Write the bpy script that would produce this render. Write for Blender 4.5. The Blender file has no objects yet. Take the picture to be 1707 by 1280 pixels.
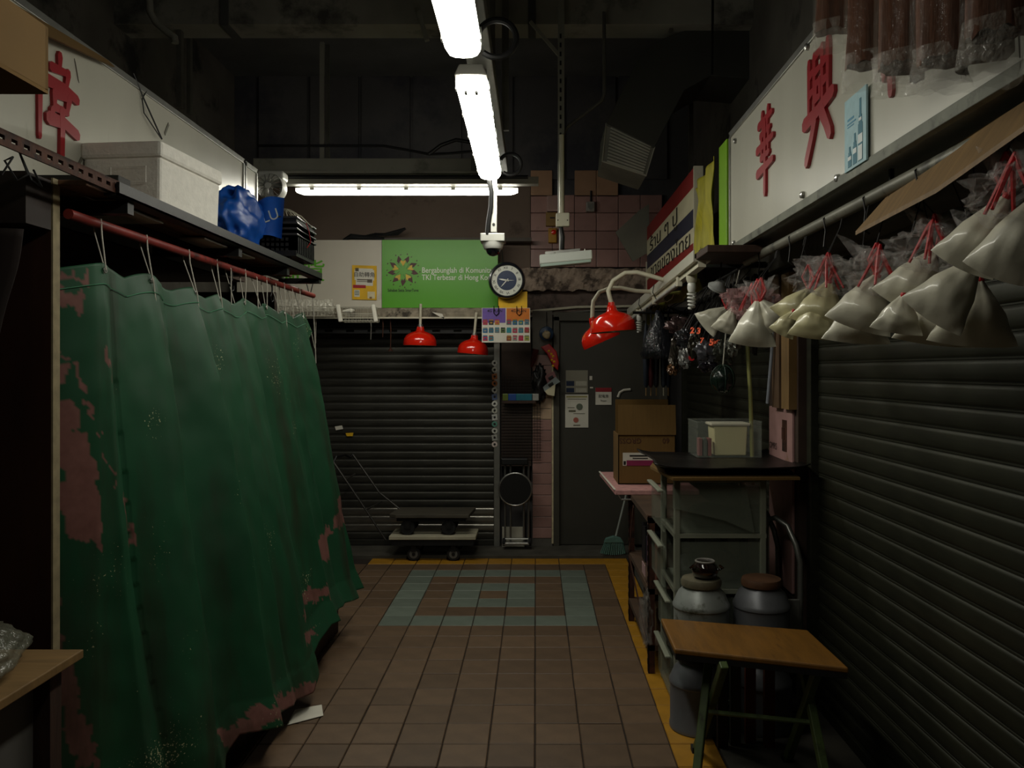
import bpy, bmesh, math, random
from mathutils import Vector as V, Matrix, noise
random.seed(7)
SC = bpy.context.scene
COL = SC.collection

# ------------------------------------------------------------------ camera, world, exposure
F, CX, CY, EYE = 1330.0, 893.0, 617.0, 1.615      # focal length and vanishing point in pixels, eye height
cam = bpy.data.cameras.new('camera')
cam.sensor_width = 36
cam.lens = F / 1707 * 36
cam.shift_x = (853.5 - CX) / 1707
cam.shift_y = (CY - 640) / 1707
cam.clip_start = .02
cam_o = bpy.data.objects.new('camera', cam)
cam_o.location = (0, 0, EYE)
cam_o.rotation_euler = (math.pi / 2, 0, 0)
COL.objects.link(cam_o)
SC.camera = cam_o
SC.view_settings.view_transform = 'Standard'
SC.view_settings.look = 'None'
SC.view_settings.gamma = 1
SC.view_settings.exposure = 0.0
SC.view_settings.use_curve_mapping = False
LAMP = 24.0                                        # emission of the lit tube lamps
wd = bpy.data.worlds.new('night_hall')
SC.world = wd
wd.use_nodes = True
wd.node_tree.nodes['Background'].inputs[0].default_value = (.75, .85, .8, 1)
wd.node_tree.nodes['Background'].inputs[1].default_value = 0.0      # closed hall: the three tube lamps in the picture are the only light

# ------------------------------------------------------------------ helpers
def at(px, py, Y):
    return V(((px - CX) * Y / F, Y, EYE - (py - CY) * Y / F))

def atx(px, py, X):                               # point on a plane parallel to the aisle
    return at(px, py, X * F / (px - CX))

OR = {}

def slotted(x0, x1, y0, y1, z0, z1, ax, first, pitch, n, ln, hz):   # flat bar with real slots cut through it, along ax ('x' or 'y')
    zc = (z0 + z1) / 2; mb = MB().box(x0, y0, z0, x1, y1, zc - hz).box(x0, y0, zc + hz, x1, y1, z1)
    lo, hi = (x0, x1) if ax == 'x' else (y0, y1); cur = lo
    for i in range(n + 1):
        e = hi if i == n else first + i * pitch - ln / 2
        if e > cur:
            if ax == 'x': mb.box(cur, y0, zc - hz, e, y1, zc + hz)
            else: mb.box(x0, cur, zc - hz, x1, e, zc + hz)
        cur = e + ln
    return mb

class MB:
    def __init__(s):
        s.v, s.f = [], []
    def face(s, pts):
        n = len(s.v); s.v += [V(p) for p in pts]; s.f.append(tuple(range(n, n + len(pts)))); return s
    def box(s, x0, y0, z0, x1, y1, z1):
        return s.obox(V(((x0 + x1) / 2, (y0 + y1) / 2, (z0 + z1) / 2)), V((abs(x1 - x0) / 2, 0, 0)), V((0, abs(y1 - y0) / 2, 0)), V((0, 0, abs(z1 - z0) / 2)))
    def obox(s, c, a, b, d, tx=1, ty=1):          # half axes; tx, ty scale the +d end
        n = len(s.v); c, a, b, d = V(c), V(a), V(b), V(d)
        for k, (u, w) in ((-1, (1, 1)), (1, (tx, ty))):
            for i, j in ((-1, -1), (1, -1), (1, 1), (-1, 1)):
                s.v.append(c + a * i * u + b * j * w + d * k)
        s.f += [tuple(n + i for i in q) for q in ((3, 2, 1, 0), (4, 5, 6, 7), (0, 1, 5, 4), (1, 2, 6, 5), (2, 3, 7, 6), (3, 0, 4, 7))]
        return s
    def bar(s, p, q, w, h=None, up=(0, 0, 1)):    # square bar from p to q
        p, q = V(p), V(q); d = (q - p).normalized(); u = V(up)
        if abs(d.dot(u)) > .97: u = V((0, 1, 0))
        a = d.cross(u).normalized(); b = a.cross(d).normalized()
        return s.obox((p + q) / 2, a * w / 2, b * (h or w) / 2, (q - p) / 2)
    def tube(s, pts, r, n=8, closed=False, cap=True):
        pts = [V(p) for p in pts]; m = len(pts); st = len(s.v)
        rs = r if isinstance(r, (list, tuple)) else [r] * m
        a = None
        for i, p in enumerate(pts):
            if closed: d = pts[(i + 1) % m] - pts[i - 1]
            else: d = pts[min(i + 1, m - 1)] - pts[max(i - 1, 0)]
            d = d.normalized() if d.length > 1e-9 else V((0, 0, 1))
            if a is None:
                a = d.cross(V((0, 0, 1)) if abs(d.z) < .9 else V((1, 0, 0))).normalized()
            else:
                a = (a - d * a.dot(d))
                a = a.normalized() if a.length > 1e-6 else d.orthogonal().normalized()
            b = d.cross(a)
            for k in range(n):
                t = 2 * math.pi * k / n
                s.v.append(p + (a * math.cos(t) + b * math.sin(t)) * rs[i])
        for i in range(m if closed else m - 1):
            for k in range(n):
                i2 = (i + 1) % m
                s.f.append((st + i * n + k, st + i * n + (k + 1) % n, st + i2 * n + (k + 1) % n, st + i2 * n + k))
        if cap and not closed:
            s.f.append(tuple(st + k for k in range(n))[::-1]); s.f.append(tuple(st + (m - 1) * n + k for k in range(n)))
        return s
    def lathe(s, prof, c, n=24, ax=(0, 0, 1), cap=True):    # prof: (radius, height along ax)
        c = V(c); w = V(ax).normalized(); a = w.orthogonal().normalized(); b = w.cross(a); st = len(s.v); m = len(prof)
        for r, h in prof:
            for k in range(n):
                t = 2 * math.pi * k / n
                s.v.append(c + w * h + (a * math.cos(t) + b * math.sin(t)) * max(r, 1e-4))
        for i in range(m - 1):
            for k in range(n):
                s.f.append((st + i * n + k, st + i * n + (k + 1) % n, st + (i + 1) * n + (k + 1) % n, st + (i + 1) * n + k))
        if cap and prof[0][0] > .002: s.f.append(tuple(st + k for k in range(n))[::-1])
        if cap and prof[-1][0] > .002: s.f.append(tuple(st + (m - 1) * n + k for k in range(n)))
        return s
    def prism(s, poly, ext):                      # planar polygon pushed along ext
        n = len(s.v); m = len(poly); e = V(ext)
        s.v += [V(p) for p in poly] + [V(p) + e for p in poly]
        s.f.append(tuple(range(n, n + m))[::-1]); s.f.append(tuple(range(n + m, n + 2 * m)))
        for i in range(m):
            j = (i + 1) % m; s.f.append((n + i, n + j, n + m + j, n + m + i))
        return s
    def grid(s, fn, nu, nv):
        st = len(s.v)
        for j in range(nv + 1):
            for i in range(nu + 1): s.v.append(V(fn(i / nu, j / nv)))
        for j in range(nv):
            for i in range(nu):
                k = st + j * (nu + 1) + i; s.f.append((k, k + 1, k + nu + 2, k + nu + 1))
        return s
    def mesh(s, name, org):
        me = bpy.data.meshes.new(name)
        me.from_pydata([tuple(p - org) for p in s.v], [], s.f)
        bm = bmesh.new(); bm.from_mesh(me); bmesh.ops.recalc_face_normals(bm, faces=bm.faces); bm.to_mesh(me); bm.free()
        return me

def finish(o, m, smooth, bevel):
    if m: o.data.materials.append(m)
    if smooth:
        o.data.shade_smooth()
        if smooth != 2:
            o.data.set_sharp_from_angle(angle=math.radians(smooth if smooth > 2 else 42))
    if bevel:
        b = o.modifiers.new('bevel', 'BEVEL'); b.width = bevel; b.segments = 2; b.limit_method = 'ANGLE'; b.angle_limit = .6

def tag(o, label, cat, group=None):
    o['label'] = label; o['category'] = cat
    if group: o['group'] = group
    return o

def thing(name, loc, label, cat, group=None):
    o = bpy.data.objects.new(name, None); COL.objects.link(o); o.location = V(loc); o.empty_display_size = .05
    OR[o] = V(loc)
    return tag(o, label, cat, group)

def part(name, mb, m, parent, smooth=0, bevel=0):
    org = OR[parent]
    o = bpy.data.objects.new(name, mb.mesh(name, org)); COL.objects.link(o); o.parent = parent; OR[o] = org
    finish(o, m, smooth, bevel)
    return o

def solo(name, mb, m, label, cat, group=None, smooth=0, bevel=0):
    xs = [p.x for p in mb.v]; ys = [p.y for p in mb.v]; zs = [p.z for p in mb.v]
    org = V(((min(xs) + max(xs)) / 2, (min(ys) + max(ys)) / 2, min(zs)))
    o = bpy.data.objects.new(name, mb.mesh(name, org)); COL.objects.link(o); o.location = org; OR[o] = org
    finish(o, m, smooth, bevel)
    return tag(o, label, cat, group)

def struct(name, mb, m, smooth=0, bevel=0):
    o = bpy.data.objects.new(name, mb.mesh(name, V())); COL.objects.link(o); OR[o] = V()
    finish(o, m, smooth, bevel); o['kind'] = 'structure'
    return o

def dup(root, shift, label=None, rz=0):
    r = root.copy(); COL.objects.link(r); r.location = root.location + V(shift); r.rotation_euler.z += rz; OR[r] = r.location.copy()
    if label: r['label'] = label
    for ch in list(root.children):
        c = ch.copy(); COL.objects.link(c); c.parent = r
        for g in list(ch.children):
            d = g.copy(); COL.objects.link(d); d.parent = c
    return r

def glyph(body, size, org, xd, yd, depth=.0, off=0, center=True, sx=1, fit=0):
    c = bpy.data.curves.new('t', 'FONT'); c.body = body; c.size = 1; c.offset = off; c.resolution_u = 3
    c.extrude = 0
    if center: c.align_x = 'CENTER'; c.align_y = 'CENTER'
    o = bpy.data.objects.new('t', c); COL.objects.link(o)
    bpy.context.view_layer.update()
    me = o.to_mesh(); mb = MB(); xd, yd = V(xd).normalized(), V(yd).normalized(); nn = xd.cross(yd)
    if fit: sx = fit / size / max(.01, max(v.co.x for v in me.vertices) - min(v.co.x for v in me.vertices))
    vs = [V(org) + xd * v.co.x * size * sx + yd * v.co.y * size for v in me.vertices]
    mb.v = [p + nn * depth for p in vs]; mb.f = [tuple(p.vertices) for p in me.polygons]
    o.to_mesh_clear(); bpy.data.objects.remove(o); bpy.data.curves.remove(c)
    return mb

def strokes(lst, size, org, xd, yd, depth, sx=1, wk=1.35):       # brush strokes on a 100 x 100 grid: (width, p, p, ...)
    mb = MB(); xd, yd = V(xd), V(yd); nn = xd.cross(yd) * depth; k = size / 100
    for i, st in enumerate(lst):
        w = st[0] * wk; pts = [V((p[0], p[1])) for p in st[1:]]; L, R = [], []
        m = len(pts)
        for j, p in enumerate(pts):
            d = (pts[min(j + 1, m - 1)] - pts[max(j - 1, 0)]).normalized(); q = V((-d.y, d.x))
            wj = w * (.95 if j == 0 else (.62 if j == m - 1 and m == 2 else .8)) / 2
            L.append(p + q * wj); R.append(p - q * wj)
            if j == 0: cap0 = [p - d * wj * .9 + q * wj * .5, p - d * wj * .9 - q * wj * .5]
            if j == m - 1: cap1 = [p + d * wj * .9 - q * wj * .5, p + d * wj * .9 + q * wj * .5]
        poly = [cap0[0]] + L + [cap1[1], cap1[0]] + R[::-1] + [cap0[1]]
        e = nn * (1 + i * .02)
        mb.prism([V(org) + xd * (p.x - 50) * k * sx + yd * (p.y - 50) * k for p in poly], e)
    return mb

# ------------------------------------------------------------------ materials
def hexc(h):
    c = [int(h[i:i + 2], 16) / 255 for i in (0, 2, 4)]
    return tuple(x / 12.92 if x <= .04045 else ((x + .055) / 1.055) ** 2.4 for x in c)

MATS = {}
def mat(name, h, rough=.6, metal=0, var=.12, scale=6, bump=0, dirt=None, spec=.5, emit=0, rand=0, stretch=(1, 1, 1), coat=0):
    if name in MATS: return MATS[name]
    m = bpy.data.materials.new(name); m.use_nodes = True; nt = m.node_tree; N = nt.nodes; L = nt.links
    b = N['Principled BSDF']; c = hexc(h)
    b.inputs['Roughness'].default_value = rough; b.inputs['Metallic'].default_value = metal
    b.inputs['Specular IOR Level'].default_value = spec; b.inputs['Coat Weight'].default_value = coat
    b.inputs['Coat Roughness'].default_value = .12
    tc = N.new('ShaderNodeTexCoord'); mp = N.new('ShaderNodeMapping'); mp.inputs['Scale'].default_value = stretch
    L.new(tc.outputs['Object'], mp.inputs[0])
    nz = N.new('ShaderNodeTexNoise'); nz.inputs['Scale'].default_value = scale; nz.inputs['Detail'].default_value = 6
    L.new(mp.outputs[0], nz.inputs['Vector'])
    rp = N.new('ShaderNodeValToRGB')
    rp.color_ramp.elements[0].position = .3; rp.color_ramp.elements[1].position = .7
    rp.color_ramp.elements[0].color = tuple(x * (1 - var) for x in c) + (1,)
    rp.color_ramp.elements[1].color = tuple(min(1, x * (1 + var)) for x in c) + (1,)
    L.new(nz.outputs[0], rp.inputs[0]); out = rp.outputs[0]
    if rand:
        oi = N.new('ShaderNodeObjectInfo'); mr = N.new('ShaderNodeMapRange')
        mr.inputs['To Min'].default_value = 1 - rand; mr.inputs['To Max'].default_value = 1 + rand
        L.new(oi.outputs['Random'], mr.inputs[0])
        hs = N.new('ShaderNodeHueSaturation'); L.new(mr.outputs[0], hs.inputs['Value']); L.new(out, hs.inputs['Color']); out = hs.outputs[0]
    if dirt:                                       # (hex, threshold, scale)
        n2 = N.new('ShaderNodeTexNoise'); n2.inputs['Scale'].default_value = dirt[2]; n2.inputs['Detail'].default_value = 8; n2.inputs['Roughness'].default_value = .65
        L.new(mp.outputs[0], n2.inputs['Vector'])
        r2 = N.new('ShaderNodeValToRGB'); r2.color_ramp.elements[0].position = dirt[1]; r2.color_ramp.elements[1].position = dirt[1] + (dirt[3] if len(dirt) > 3 else .12)
        L.new(n2.outputs[0], r2.inputs[0])
        mx = N.new('ShaderNodeMix'); mx.data_type = 'RGBA'; L.new(r2.outputs[0], mx.inputs[0]); L.new(out, mx.inputs[6])
        mx.inputs[7].default_value = hexc(dirt[0]) + (1,); out = mx.outputs[2]
    L.new(out, b.inputs['Base Color'])
    if bump:
        bp = N.new('ShaderNodeBump'); bp.inputs['Strength'].default_value = bump; bp.inputs['Distance'].default_value = .01
        n3 = N.new('ShaderNodeTexNoise'); n3.inputs['Scale'].default_value = scale * 3; n3.inputs['Detail'].default_value = 8
        L.new(mp.outputs[0], n3.inputs['Vector']); L.new(n3.outputs[0], bp.inputs['Height']); L.new(bp.outputs[0], b.inputs['Normal'])
    if emit:
        b.inputs['Emission Color'].default_value = (1, .975, .85, 1); b.inputs['Emission Strength'].default_value = emit
    MATS[name] = m
    return m

def plastic(name, h, fac, rough=.12, bump=.6, scale=40):   # thin clear film: mostly lets light through, with shiny creases
    if name in MATS: return MATS[name]
    m = bpy.data.materials.new(name); m.use_nodes = True; nt = m.node_tree; N = nt.nodes; L = nt.links
    b = N['Principled BSDF']; b.inputs['Base Color'].default_value = hexc(h) + (1,); b.inputs['Roughness'].default_value = rough
    b.inputs['Specular IOR Level'].default_value = .9
    tr = N.new('ShaderNodeBsdfTransparent'); mx = N.new('ShaderNodeMixShader'); mx.inputs[0].default_value = fac
    nz = N.new('ShaderNodeTexNoise'); nz.inputs['Scale'].default_value = scale; nz.inputs['Detail'].default_value = 3
    tc = N.new('ShaderNodeTexCoord'); L.new(tc.outputs['Object'], nz.inputs['Vector'])
    bp = N.new('ShaderNodeBump'); bp.inputs['Strength'].default_value = bump; bp.inputs['Distance'].default_value = .02
    L.new(nz.outputs[0], bp.inputs['Height']); L.new(bp.outputs[0], b.inputs['Normal'])
    L.new(tr.outputs[0], mx.inputs[1]); L.new(b.outputs[0], mx.inputs[2]); L.new(mx.outputs[0], N['Material Output'].inputs[0])
    MATS[name] = m
    return m

m_conc = mat('concrete', '5a564f', .9, var=.25, scale=3, bump=.3, dirt=('2a2926', .55, 2.5))
m_ceil = mat('ceiling_concrete', '4c4c4a', .95, var=.25, scale=2)
m_upper = mat('grey_upper_wall', '4e4c4c', .85, var=.2, scale=1.5, dirt=('38383e', .5, 1.2))
m_bwall = mat('brown_wall_paint', '6a5a4e', .8, var=.12, scale=2, dirt=('4a3c33', .6, 3))
m_grout = mat('grout', '2a211a', .95, var=.3)
m_tile = mat('brown_tile', '66513d', .5, var=.16, scale=9, rand=.16, bump=.08, dirt=('3a2c22', .62, 5, .2))
m_tile_g = mat('sage_tile', '6b756a', .48, var=.12, scale=9, rand=.12, dirt=('55564a', .62, 6, .2))
m_tile_y = mat('yellow_paint_tile', 'a8781a', .5, var=.15, scale=9, rand=.05, dirt=('4a3818', .6, 5, .15))
m_pink = mat('pink_wall_tile', '9c7870', .38, var=.12, scale=6, rand=.12, dirt=('5a4444', .63, 4, .15))
m_slat = mat('shutter_steel', '3e3d37', .46, .55, var=.25, scale=5, stretch=(1, 1, 6), rand=.06, dirt=('30302a', .56, 4, .2))
m_slat_r = mat('shutter_olive_steel', '2e2f23', .5, .45, var=.25, scale=5, stretch=(1, 1, 6), rand=.06, dirt=('2a2b24', .56, 4, .2))
m_alu = mat('aluminium', '9a9a94', .38, .8, var=.12, scale=14, dirt=('4a4a44', .64, 8))
m_steel = mat('bright_steel', 'b8b8b4', .3, .9, var=.1, scale=10)
m_dark = mat('black_paint', '191919', .5, .2, var=.3, scale=10)
m_rubber = mat('rubber', '121212', .8, var=.2)
m_rust = mat('rusty_angle', '4a2a1c', .75, .3, var=.35, scale=18, dirt=('241511', .52, 14), bump=.2)
m_white = mat('white_panel', 'bcbaac', .32, var=.05, scale=2, dirt=('86826f', .64, 3, .25), stretch=(1, 2.5, .7))
m_ivory = mat('ivory_plastic', 'c9c4ae', .45, var=.08, scale=8, dirt=('7a7460', .66, 10))
m_greyp = mat('grey_plastic', '8f918e', .5, var=.08)
m_red = mat('red_acrylic', '97101c', .35, var=.08, scale=5)
m_redl = mat('red_enamel', 'd8200c', .18, var=.06, scale=4, coat=.6)
m_wood = mat('plywood', '7c6038', .65, var=.22, scale=4, stretch=(1, 7, 1), bump=.08)
m_woodx = mat('worn_board', '785014', .55, var=.2, scale=5, stretch=(6, 1, 1), bump=.08, dirt=('4a2d10', .6, 7, .2))
m_dwood = mat('dark_brown_board', '38241a', .7, var=.3, scale=5, stretch=(8, 8, 1), bump=.1)
m_card = mat('cardboard', '6f5326', .85, var=.08, scale=6, stretch=(14, 1, 1))
m_card2 = mat('cardboard_inside', '6f5326', .9, var=.1, scale=6)
m_foam = mat('styrofoam', 'e4e1d8', .75, var=.06, scale=30, bump=.25, dirt=('a89c8c', .66, 5, .15))
m_blue = mat('blue_nylon', '0f4fa8', .45, var=.25, scale=7, bump=.15)
m_text_w = mat('white_print', 'e6ead8', .5, var=.02)
m_text_k = mat('black_print', '15130f', .6, var=.05)
m_string = mat('white_string', 'c4c0b2', .8, var=.1)
m_glass = mat('opal_glass', 'd8d8d0', .25, var=.03)
m_clear = plastic('clear_film', 'e8e8e0', .06)
m_clear2 = plastic('clear_box', 'd4dcd0', .07, .2, .2, 12)
m_net = mat('black_wire', '1c1a18', .5, .6, var=.2)
m_paper = mat('white_paper', 'd8d4c6', .8, var=.05, scale=10)
m_navy = mat('navy', '12233f', .35, var=.1)
m_yel = mat('yellow_card', 'e0b018', .6, var=.15, scale=9)

# ------------------------------------------------------------------ the setting
fl = struct('floor', MB().box(-3.2, -2.2, -.12, 2.2, 7.6, -.008), m_grout)

def slab(me_name, w, d, m):
    mb = MB(); mb.obox((0, 0, -.01), (w / 2, 0, 0), (0, d / 2, 0), (0, 0, .007)); b = .003
    mb.obox((0, 0, -.0015), (w / 2, 0, 0), (0, d / 2, 0), (0, 0, .0015), tx=1 - 2 * b / w, ty=1 - 2 * b / d)
    me = mb.mesh(me_name, V()); me.materials.append(m)
    return me
T_, G_ = .2, .0055
tb = slab('tile_brown', T_ - G_, T_ - G_, m_tile); tg = slab('tile_sage', T_ - G_, T_ - G_, m_tile_g); ty_ = slab('tile_yellow', T_ - G_, T_ - G_, m_tile_y)
tc_ = slab('tile_cut', .183 - G_, T_ - G_, m_tile)
PAT = ['1111111', '1000001', '1011101', '1010101', '1011101', '1000001', '1111111']
rest = MB()
for r in range(-1, 43):
    y0 = 6.45 - .2 * r; yc = y0 + .1
    for c in range(-9, 4):
        x0 = -.003 + .2 * c; xc = x0 + .1; me = tb
        if c == 2: me = tc_; xc = .397 + .0915
        if c == 3: me = ty_; xc = .68
        if r == -1: me = ty_; yc = 6.75
        pr, pc = 7 - r, c + 5
        if 0 <= pr < 7 and 0 <= pc < 7 and PAT[pr][pc] == '1': me = tg
        jz = random.uniform(-.0012, .0008)
        if yc > 2.9 and c > -8 and not (c == 3 and yc < 2.9):
            o = bpy.data.objects.new('tile', me); COL.objects.link(o); o.parent = fl
            o.location = (xc + random.uniform(-.001, .001), yc + random.uniform(-.001, .001), jz)
            o.rotation_euler = (random.uniform(-.003, .003), random.uniform(-.003, .003), random.uniform(-.003, .003))
            if random.random() < .5: o.rotation_euler.z += math.pi
        elif me is not ty_:
            rest.obox((xc, yc, -.008 + jz), (.097, 0, 0), (0, .097, 0), (0, 0, .008))
o = part('tile', rest, m_tile, fl); o['kind'] = 'stuff'
# dark sill before the back shutters and the bare floor under the right hand stalls
part('threshold', MB().box(-2.9, 6.85, -.05, .9, 7.3, .028), mat('dark_cement', '46433b', .8, var=.3, scale=6, bump=.2), fl, bevel=.006)
part('stall_floor', MB().box(.785, -2, -.05, 1.4, 7.3, .002), mat('dark_cement', '46433b'), fl)

wb = struct('wall_back', MB().box(-3.2, 7.32, 0, 2.0, 7.6, 4.4), m_upper)
part('paint_band', MB().box(-3.0, 7.27, 2.2, -.05, 7.32, 3.33), m_bwall, wb)
mb = MB()
for i in range(9): mb.box(-3.0 + i * .47, 7.285, 3.36, -3.0 + i * .47 + .44, 7.32, 4.35)
part('wall_panelling', mb, m_upper, wb)
# pink tiles above the lintel and on the pillar left of the door
for r in range(5):
    for c in range(6):
        if r == 4 and c not in (0, 2, 3): continue
        w = .195; x = -.045 + c * .2
        if r == 4: wide = (.18, 0, .2, .22, 0, 0)[c]; hh = .19
        z = 2.555 + r * .165 - (.02 if r == 4 else 0)
        part('wall_tile', MB().box(x, 7.265, z, x + .195, 7.32, z + (.16 if r < 4 else .24)), m_pink if r < 4 else mat('tan_wall_tile', 'a88468', .4, var=.1, rand=.1), wb, bevel=.003)
for r in range(17):
    z = .1 + r * .0975
    part('wall_tile', MB().box(-.028, 7.2, z, .145, 7.3, z + .093), mat('beige_pillar_tile', 'c0a488', .4, var=.1, dirt=('5a4030', .6, 5, .1)) if r in (12, 13, 11) else m_pink, wb, bevel=.003)
part('pillar_core', MB().box(-.03, 7.205, .02, .15, 7.33, 2.15), m_conc, wb)
part('plaster_edge', MB().bar((.155, 7.215, .05), (.15, 7.215, 1.72), .022), mat('old_cream_paint', 'c8bc98', .7, var=.2, scale=20), wb)

def rough_block(x0, x1, y0, y1, z0, z1, nx, nz, amp, sc):
    mb = MB()
    def fn(u, w):
        p = V((x0 + (x1 - x0) * u, y0, z0 + (z1 - z0) * w)); k = noise.noise(p * sc) + .5 * noise.noise(p * sc * 3)
        e = amp * k; edge = amp * 1.2 * noise.noise(V((p.x * sc * 1.7, 7, z0 if w < .5 else z1 + 9)))
        return V((p.x, p.y + e, p.z + (edge * (1 if w < .5 else .6) if w in (0, 1) else 0)))
    mb.grid(fn, nx, nz)
    mb.box(x0, y0 + amp, z0 + amp, x1, y1, z1 - amp * .5)
    return mb
part('lintel', rough_block(-.25, 1.06, 7.16, 7.32, 2.33, 2.53, 70, 14, .016, 13), mat('broken_concrete', '9a8878', .9, var=.3, scale=14, bump=.5, dirt=('4c4038', .5, 9)), wb)
part('lintel_below', MB().box(-.1, 7.24, 2.1, 1.3, 7.34, 2.36), mat('stained_plaster', '65564f', .9, var=.25, scale=8, dirt=('2e2826', .52, 5)), wb)
part('conduit', MB().tube([at(884, 519, 7.22), at(960, 512, 7.22), at(1075, 510, 7.22)], .012), m_ivory, wb, smooth=1)
part('conduit', MB().tube([at(884, 527, 7.22), at(985, 518, 7.22), at(1075, 517, 7.22)], .008), m_alu, wb, smooth=1)

wr = struct('wall_right', MB().box(1.42, -2.2, 0, 1.9, 7.6, 4.4), m_conc)
part('soffit', MB().box(1.25, -2.0, 2.14, 1.42, 7.3, 2.24), m_conc, wr)
wl = struct('wall_left', MB().box(-3.2, -2.2, 0, -2.75, 7.6, 4.4), m_conc)
part('fascia', MB().box(-2.75, -2.0, 2.2, -1.93, 5.3, 2.24), m_dwood, wl)
struct('wall_front', MB().box(-3.2, -2.4, 0, 2.0, -2.2, 4.4), m_conc)
ce = struct('ceiling', MB().box(-3.2, -2.4, 4.3, 2.0, 7.6, 4.5), m_ceil)
bm_ = MB().box(-2.75, 5.2, 3.87, 1.9, 5.42, 4.3)
part('beam', bm_, mat('grey_beam', '8a877c', .8, var=.2, scale=3, dirt=('4c4a44', .5, 2)), ce)
part('beam_joint', MB().box(-2.05, 5.185, 3.855, -2.0, 5.43, 4.3).box(-.05, 5.19, 3.86, 0, 5.43, 4.3), m_ceil, ce)

# door
d = struct('door_1', MB().box(.215, 7.24, .035, 1.12, 7.29, 2.07), mat('olive_grey_door', '3c3a32', .55, var=.1, scale=4, dirt=('45423a', .58, 3, .25)))
dm = mat('door_frame_grey', '454238', .6, var=.15)
part('door_frame', MB().box(.16, 7.2, .02, .215, 7.3, 2.1).box(1.12, 7.2, .02, 1.19, 7.3, 2.1).box(.16, 7.2, 2.06, 1.19, 7.3, 2.14), dm, d, bevel=.004)
part('tape', MB().tube([at(1030, 662, 7.235), at(1033, 654, 7.235), at(1040, 650, 7.235), at(1051, 649, 7.235)], .012, 6), m_paper, d)
part('paper_scrap', MB().obox(at(985, 630, 7.236), (.012, 0, 0), (0, .002, 0), (0, 0, .018)).obox(at(986, 646, 7.236), (.014, 0, .0), (0, .002, 0), (0, 0, .006)), m_paper, d)
part('door_handle', MB().tube([(1.02, 7.24, 1.0), (1.02, 7.19, 1.0), (.93, 7.19, 1.0)], .012), m_alu, d, smooth=1)
# ------------------------------------------------------------------ roller shutters
def shutter(name, p, along, out, width, n, pitch, m, label, shiny=0):
    t = thing(name, p, label, 'shutter')
    al, ou = V(along), V(out)
    prof = ((-.004, 0), (.001, .003), (.0045, .01), (.006, .03), (.005, .052), (.0015, .063), (-.004, .0655), (-.004, .067), (.001, .0685), (.001, .0735), (-.005, .0755))
    k = pitch / .0755
    mb = MB(); st = 0
    for s_ in (0, 1):
        for o_, z in prof: mb.v.append(al * width * s_ + ou * o_ * .65 + V((0, 0, z * k)))
    q = len(prof)
    for i in range(q - 1): mb.f.append((i, i + 1, q + i + 1, q + i))
    me = mb.mesh('slat', V()); me.materials.append(m); me.shade_smooth(); me.set_sharp_from_angle(angle=.9)
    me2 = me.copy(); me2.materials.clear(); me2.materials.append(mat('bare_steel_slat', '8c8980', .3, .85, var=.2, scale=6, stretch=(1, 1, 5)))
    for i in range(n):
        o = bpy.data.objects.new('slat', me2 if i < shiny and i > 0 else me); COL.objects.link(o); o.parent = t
        o.location = (random.uniform(-.001, .001) * ou.x, random.uniform(-.001, .001) * ou.y, .05 + i * pitch)
    b = V(p)
    part('bottom_rail', MB().obox(b + al * width / 2 + ou * .004 + V((0, 0, .026)), al * width / 2, ou * .014, (0, 0, .026)), m, t, bevel=.004)
    for s_ in (0, 1):
        part('guide_rail', MB().obox(b + al * (width * s_) + ou * .012 + V((0, 0, n * pitch / 2 + .03)), al * .03, ou * .028, (0, 0, n * pitch / 2 + .03)), m, t, bevel=.003)
    part('backing', MB().obox(b + al * width / 2 - ou * .03 + V((0, 0, n * pitch / 2)), al * width / 2, ou * .006, (0, 0, n * pitch / 2)), m_dark, t)
    return t
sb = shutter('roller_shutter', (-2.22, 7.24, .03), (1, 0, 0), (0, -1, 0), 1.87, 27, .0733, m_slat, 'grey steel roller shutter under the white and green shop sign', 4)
part('sticker', MB().prism([at(558, 711, 7.222), at(570, 709, 7.222), at(572, 715, 7.222), at(560, 717, 7.222)], (0, .003, 0)), m_paper, sb)
part('sticker', MB().prism([at(576, 722, 7.222), at(589, 721, 7.222), at(588, 727, 7.222), at(578, 727, 7.222)], (0, .003, 0)), m_yel, sb)
sn = shutter('roller_shutter', (1.36, 3.86, .0), (0, -1, 0), (-1, 0, 0), 5.2, 28, .0765, m_slat_r, 'long dark olive roller shutter under the sign with red characters')
shutter('roller_shutter', (1.36, 7.2, .0), (0, -1, 0), (-1, 0, 0), 2.72, 28, .0765, m_slat_r, 'narrow dark roller shutter behind the cardboard box and umbrellas')
for i, (y, z, s_) in enumerate(((2.09, 1.13, .011), (2.05, 1.15, .008), (2.18, 1.02, .008), (2.2, 1.0, .005), (3.4, 1.79, .012), (3.2, 1.78, .009))):
    part('paint_chip', MB().prism([V((1.3535, y + s_ * math.cos(k * 1.05) * random.uniform(.6, 1.5), z + s_ * math.sin(k * 1.05) * random.uniform(.5, 1.1))) for k in range(6)], (-.0012, 0, 0)), mat('pale_paint', 'a8a890', .7), sn)
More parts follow.
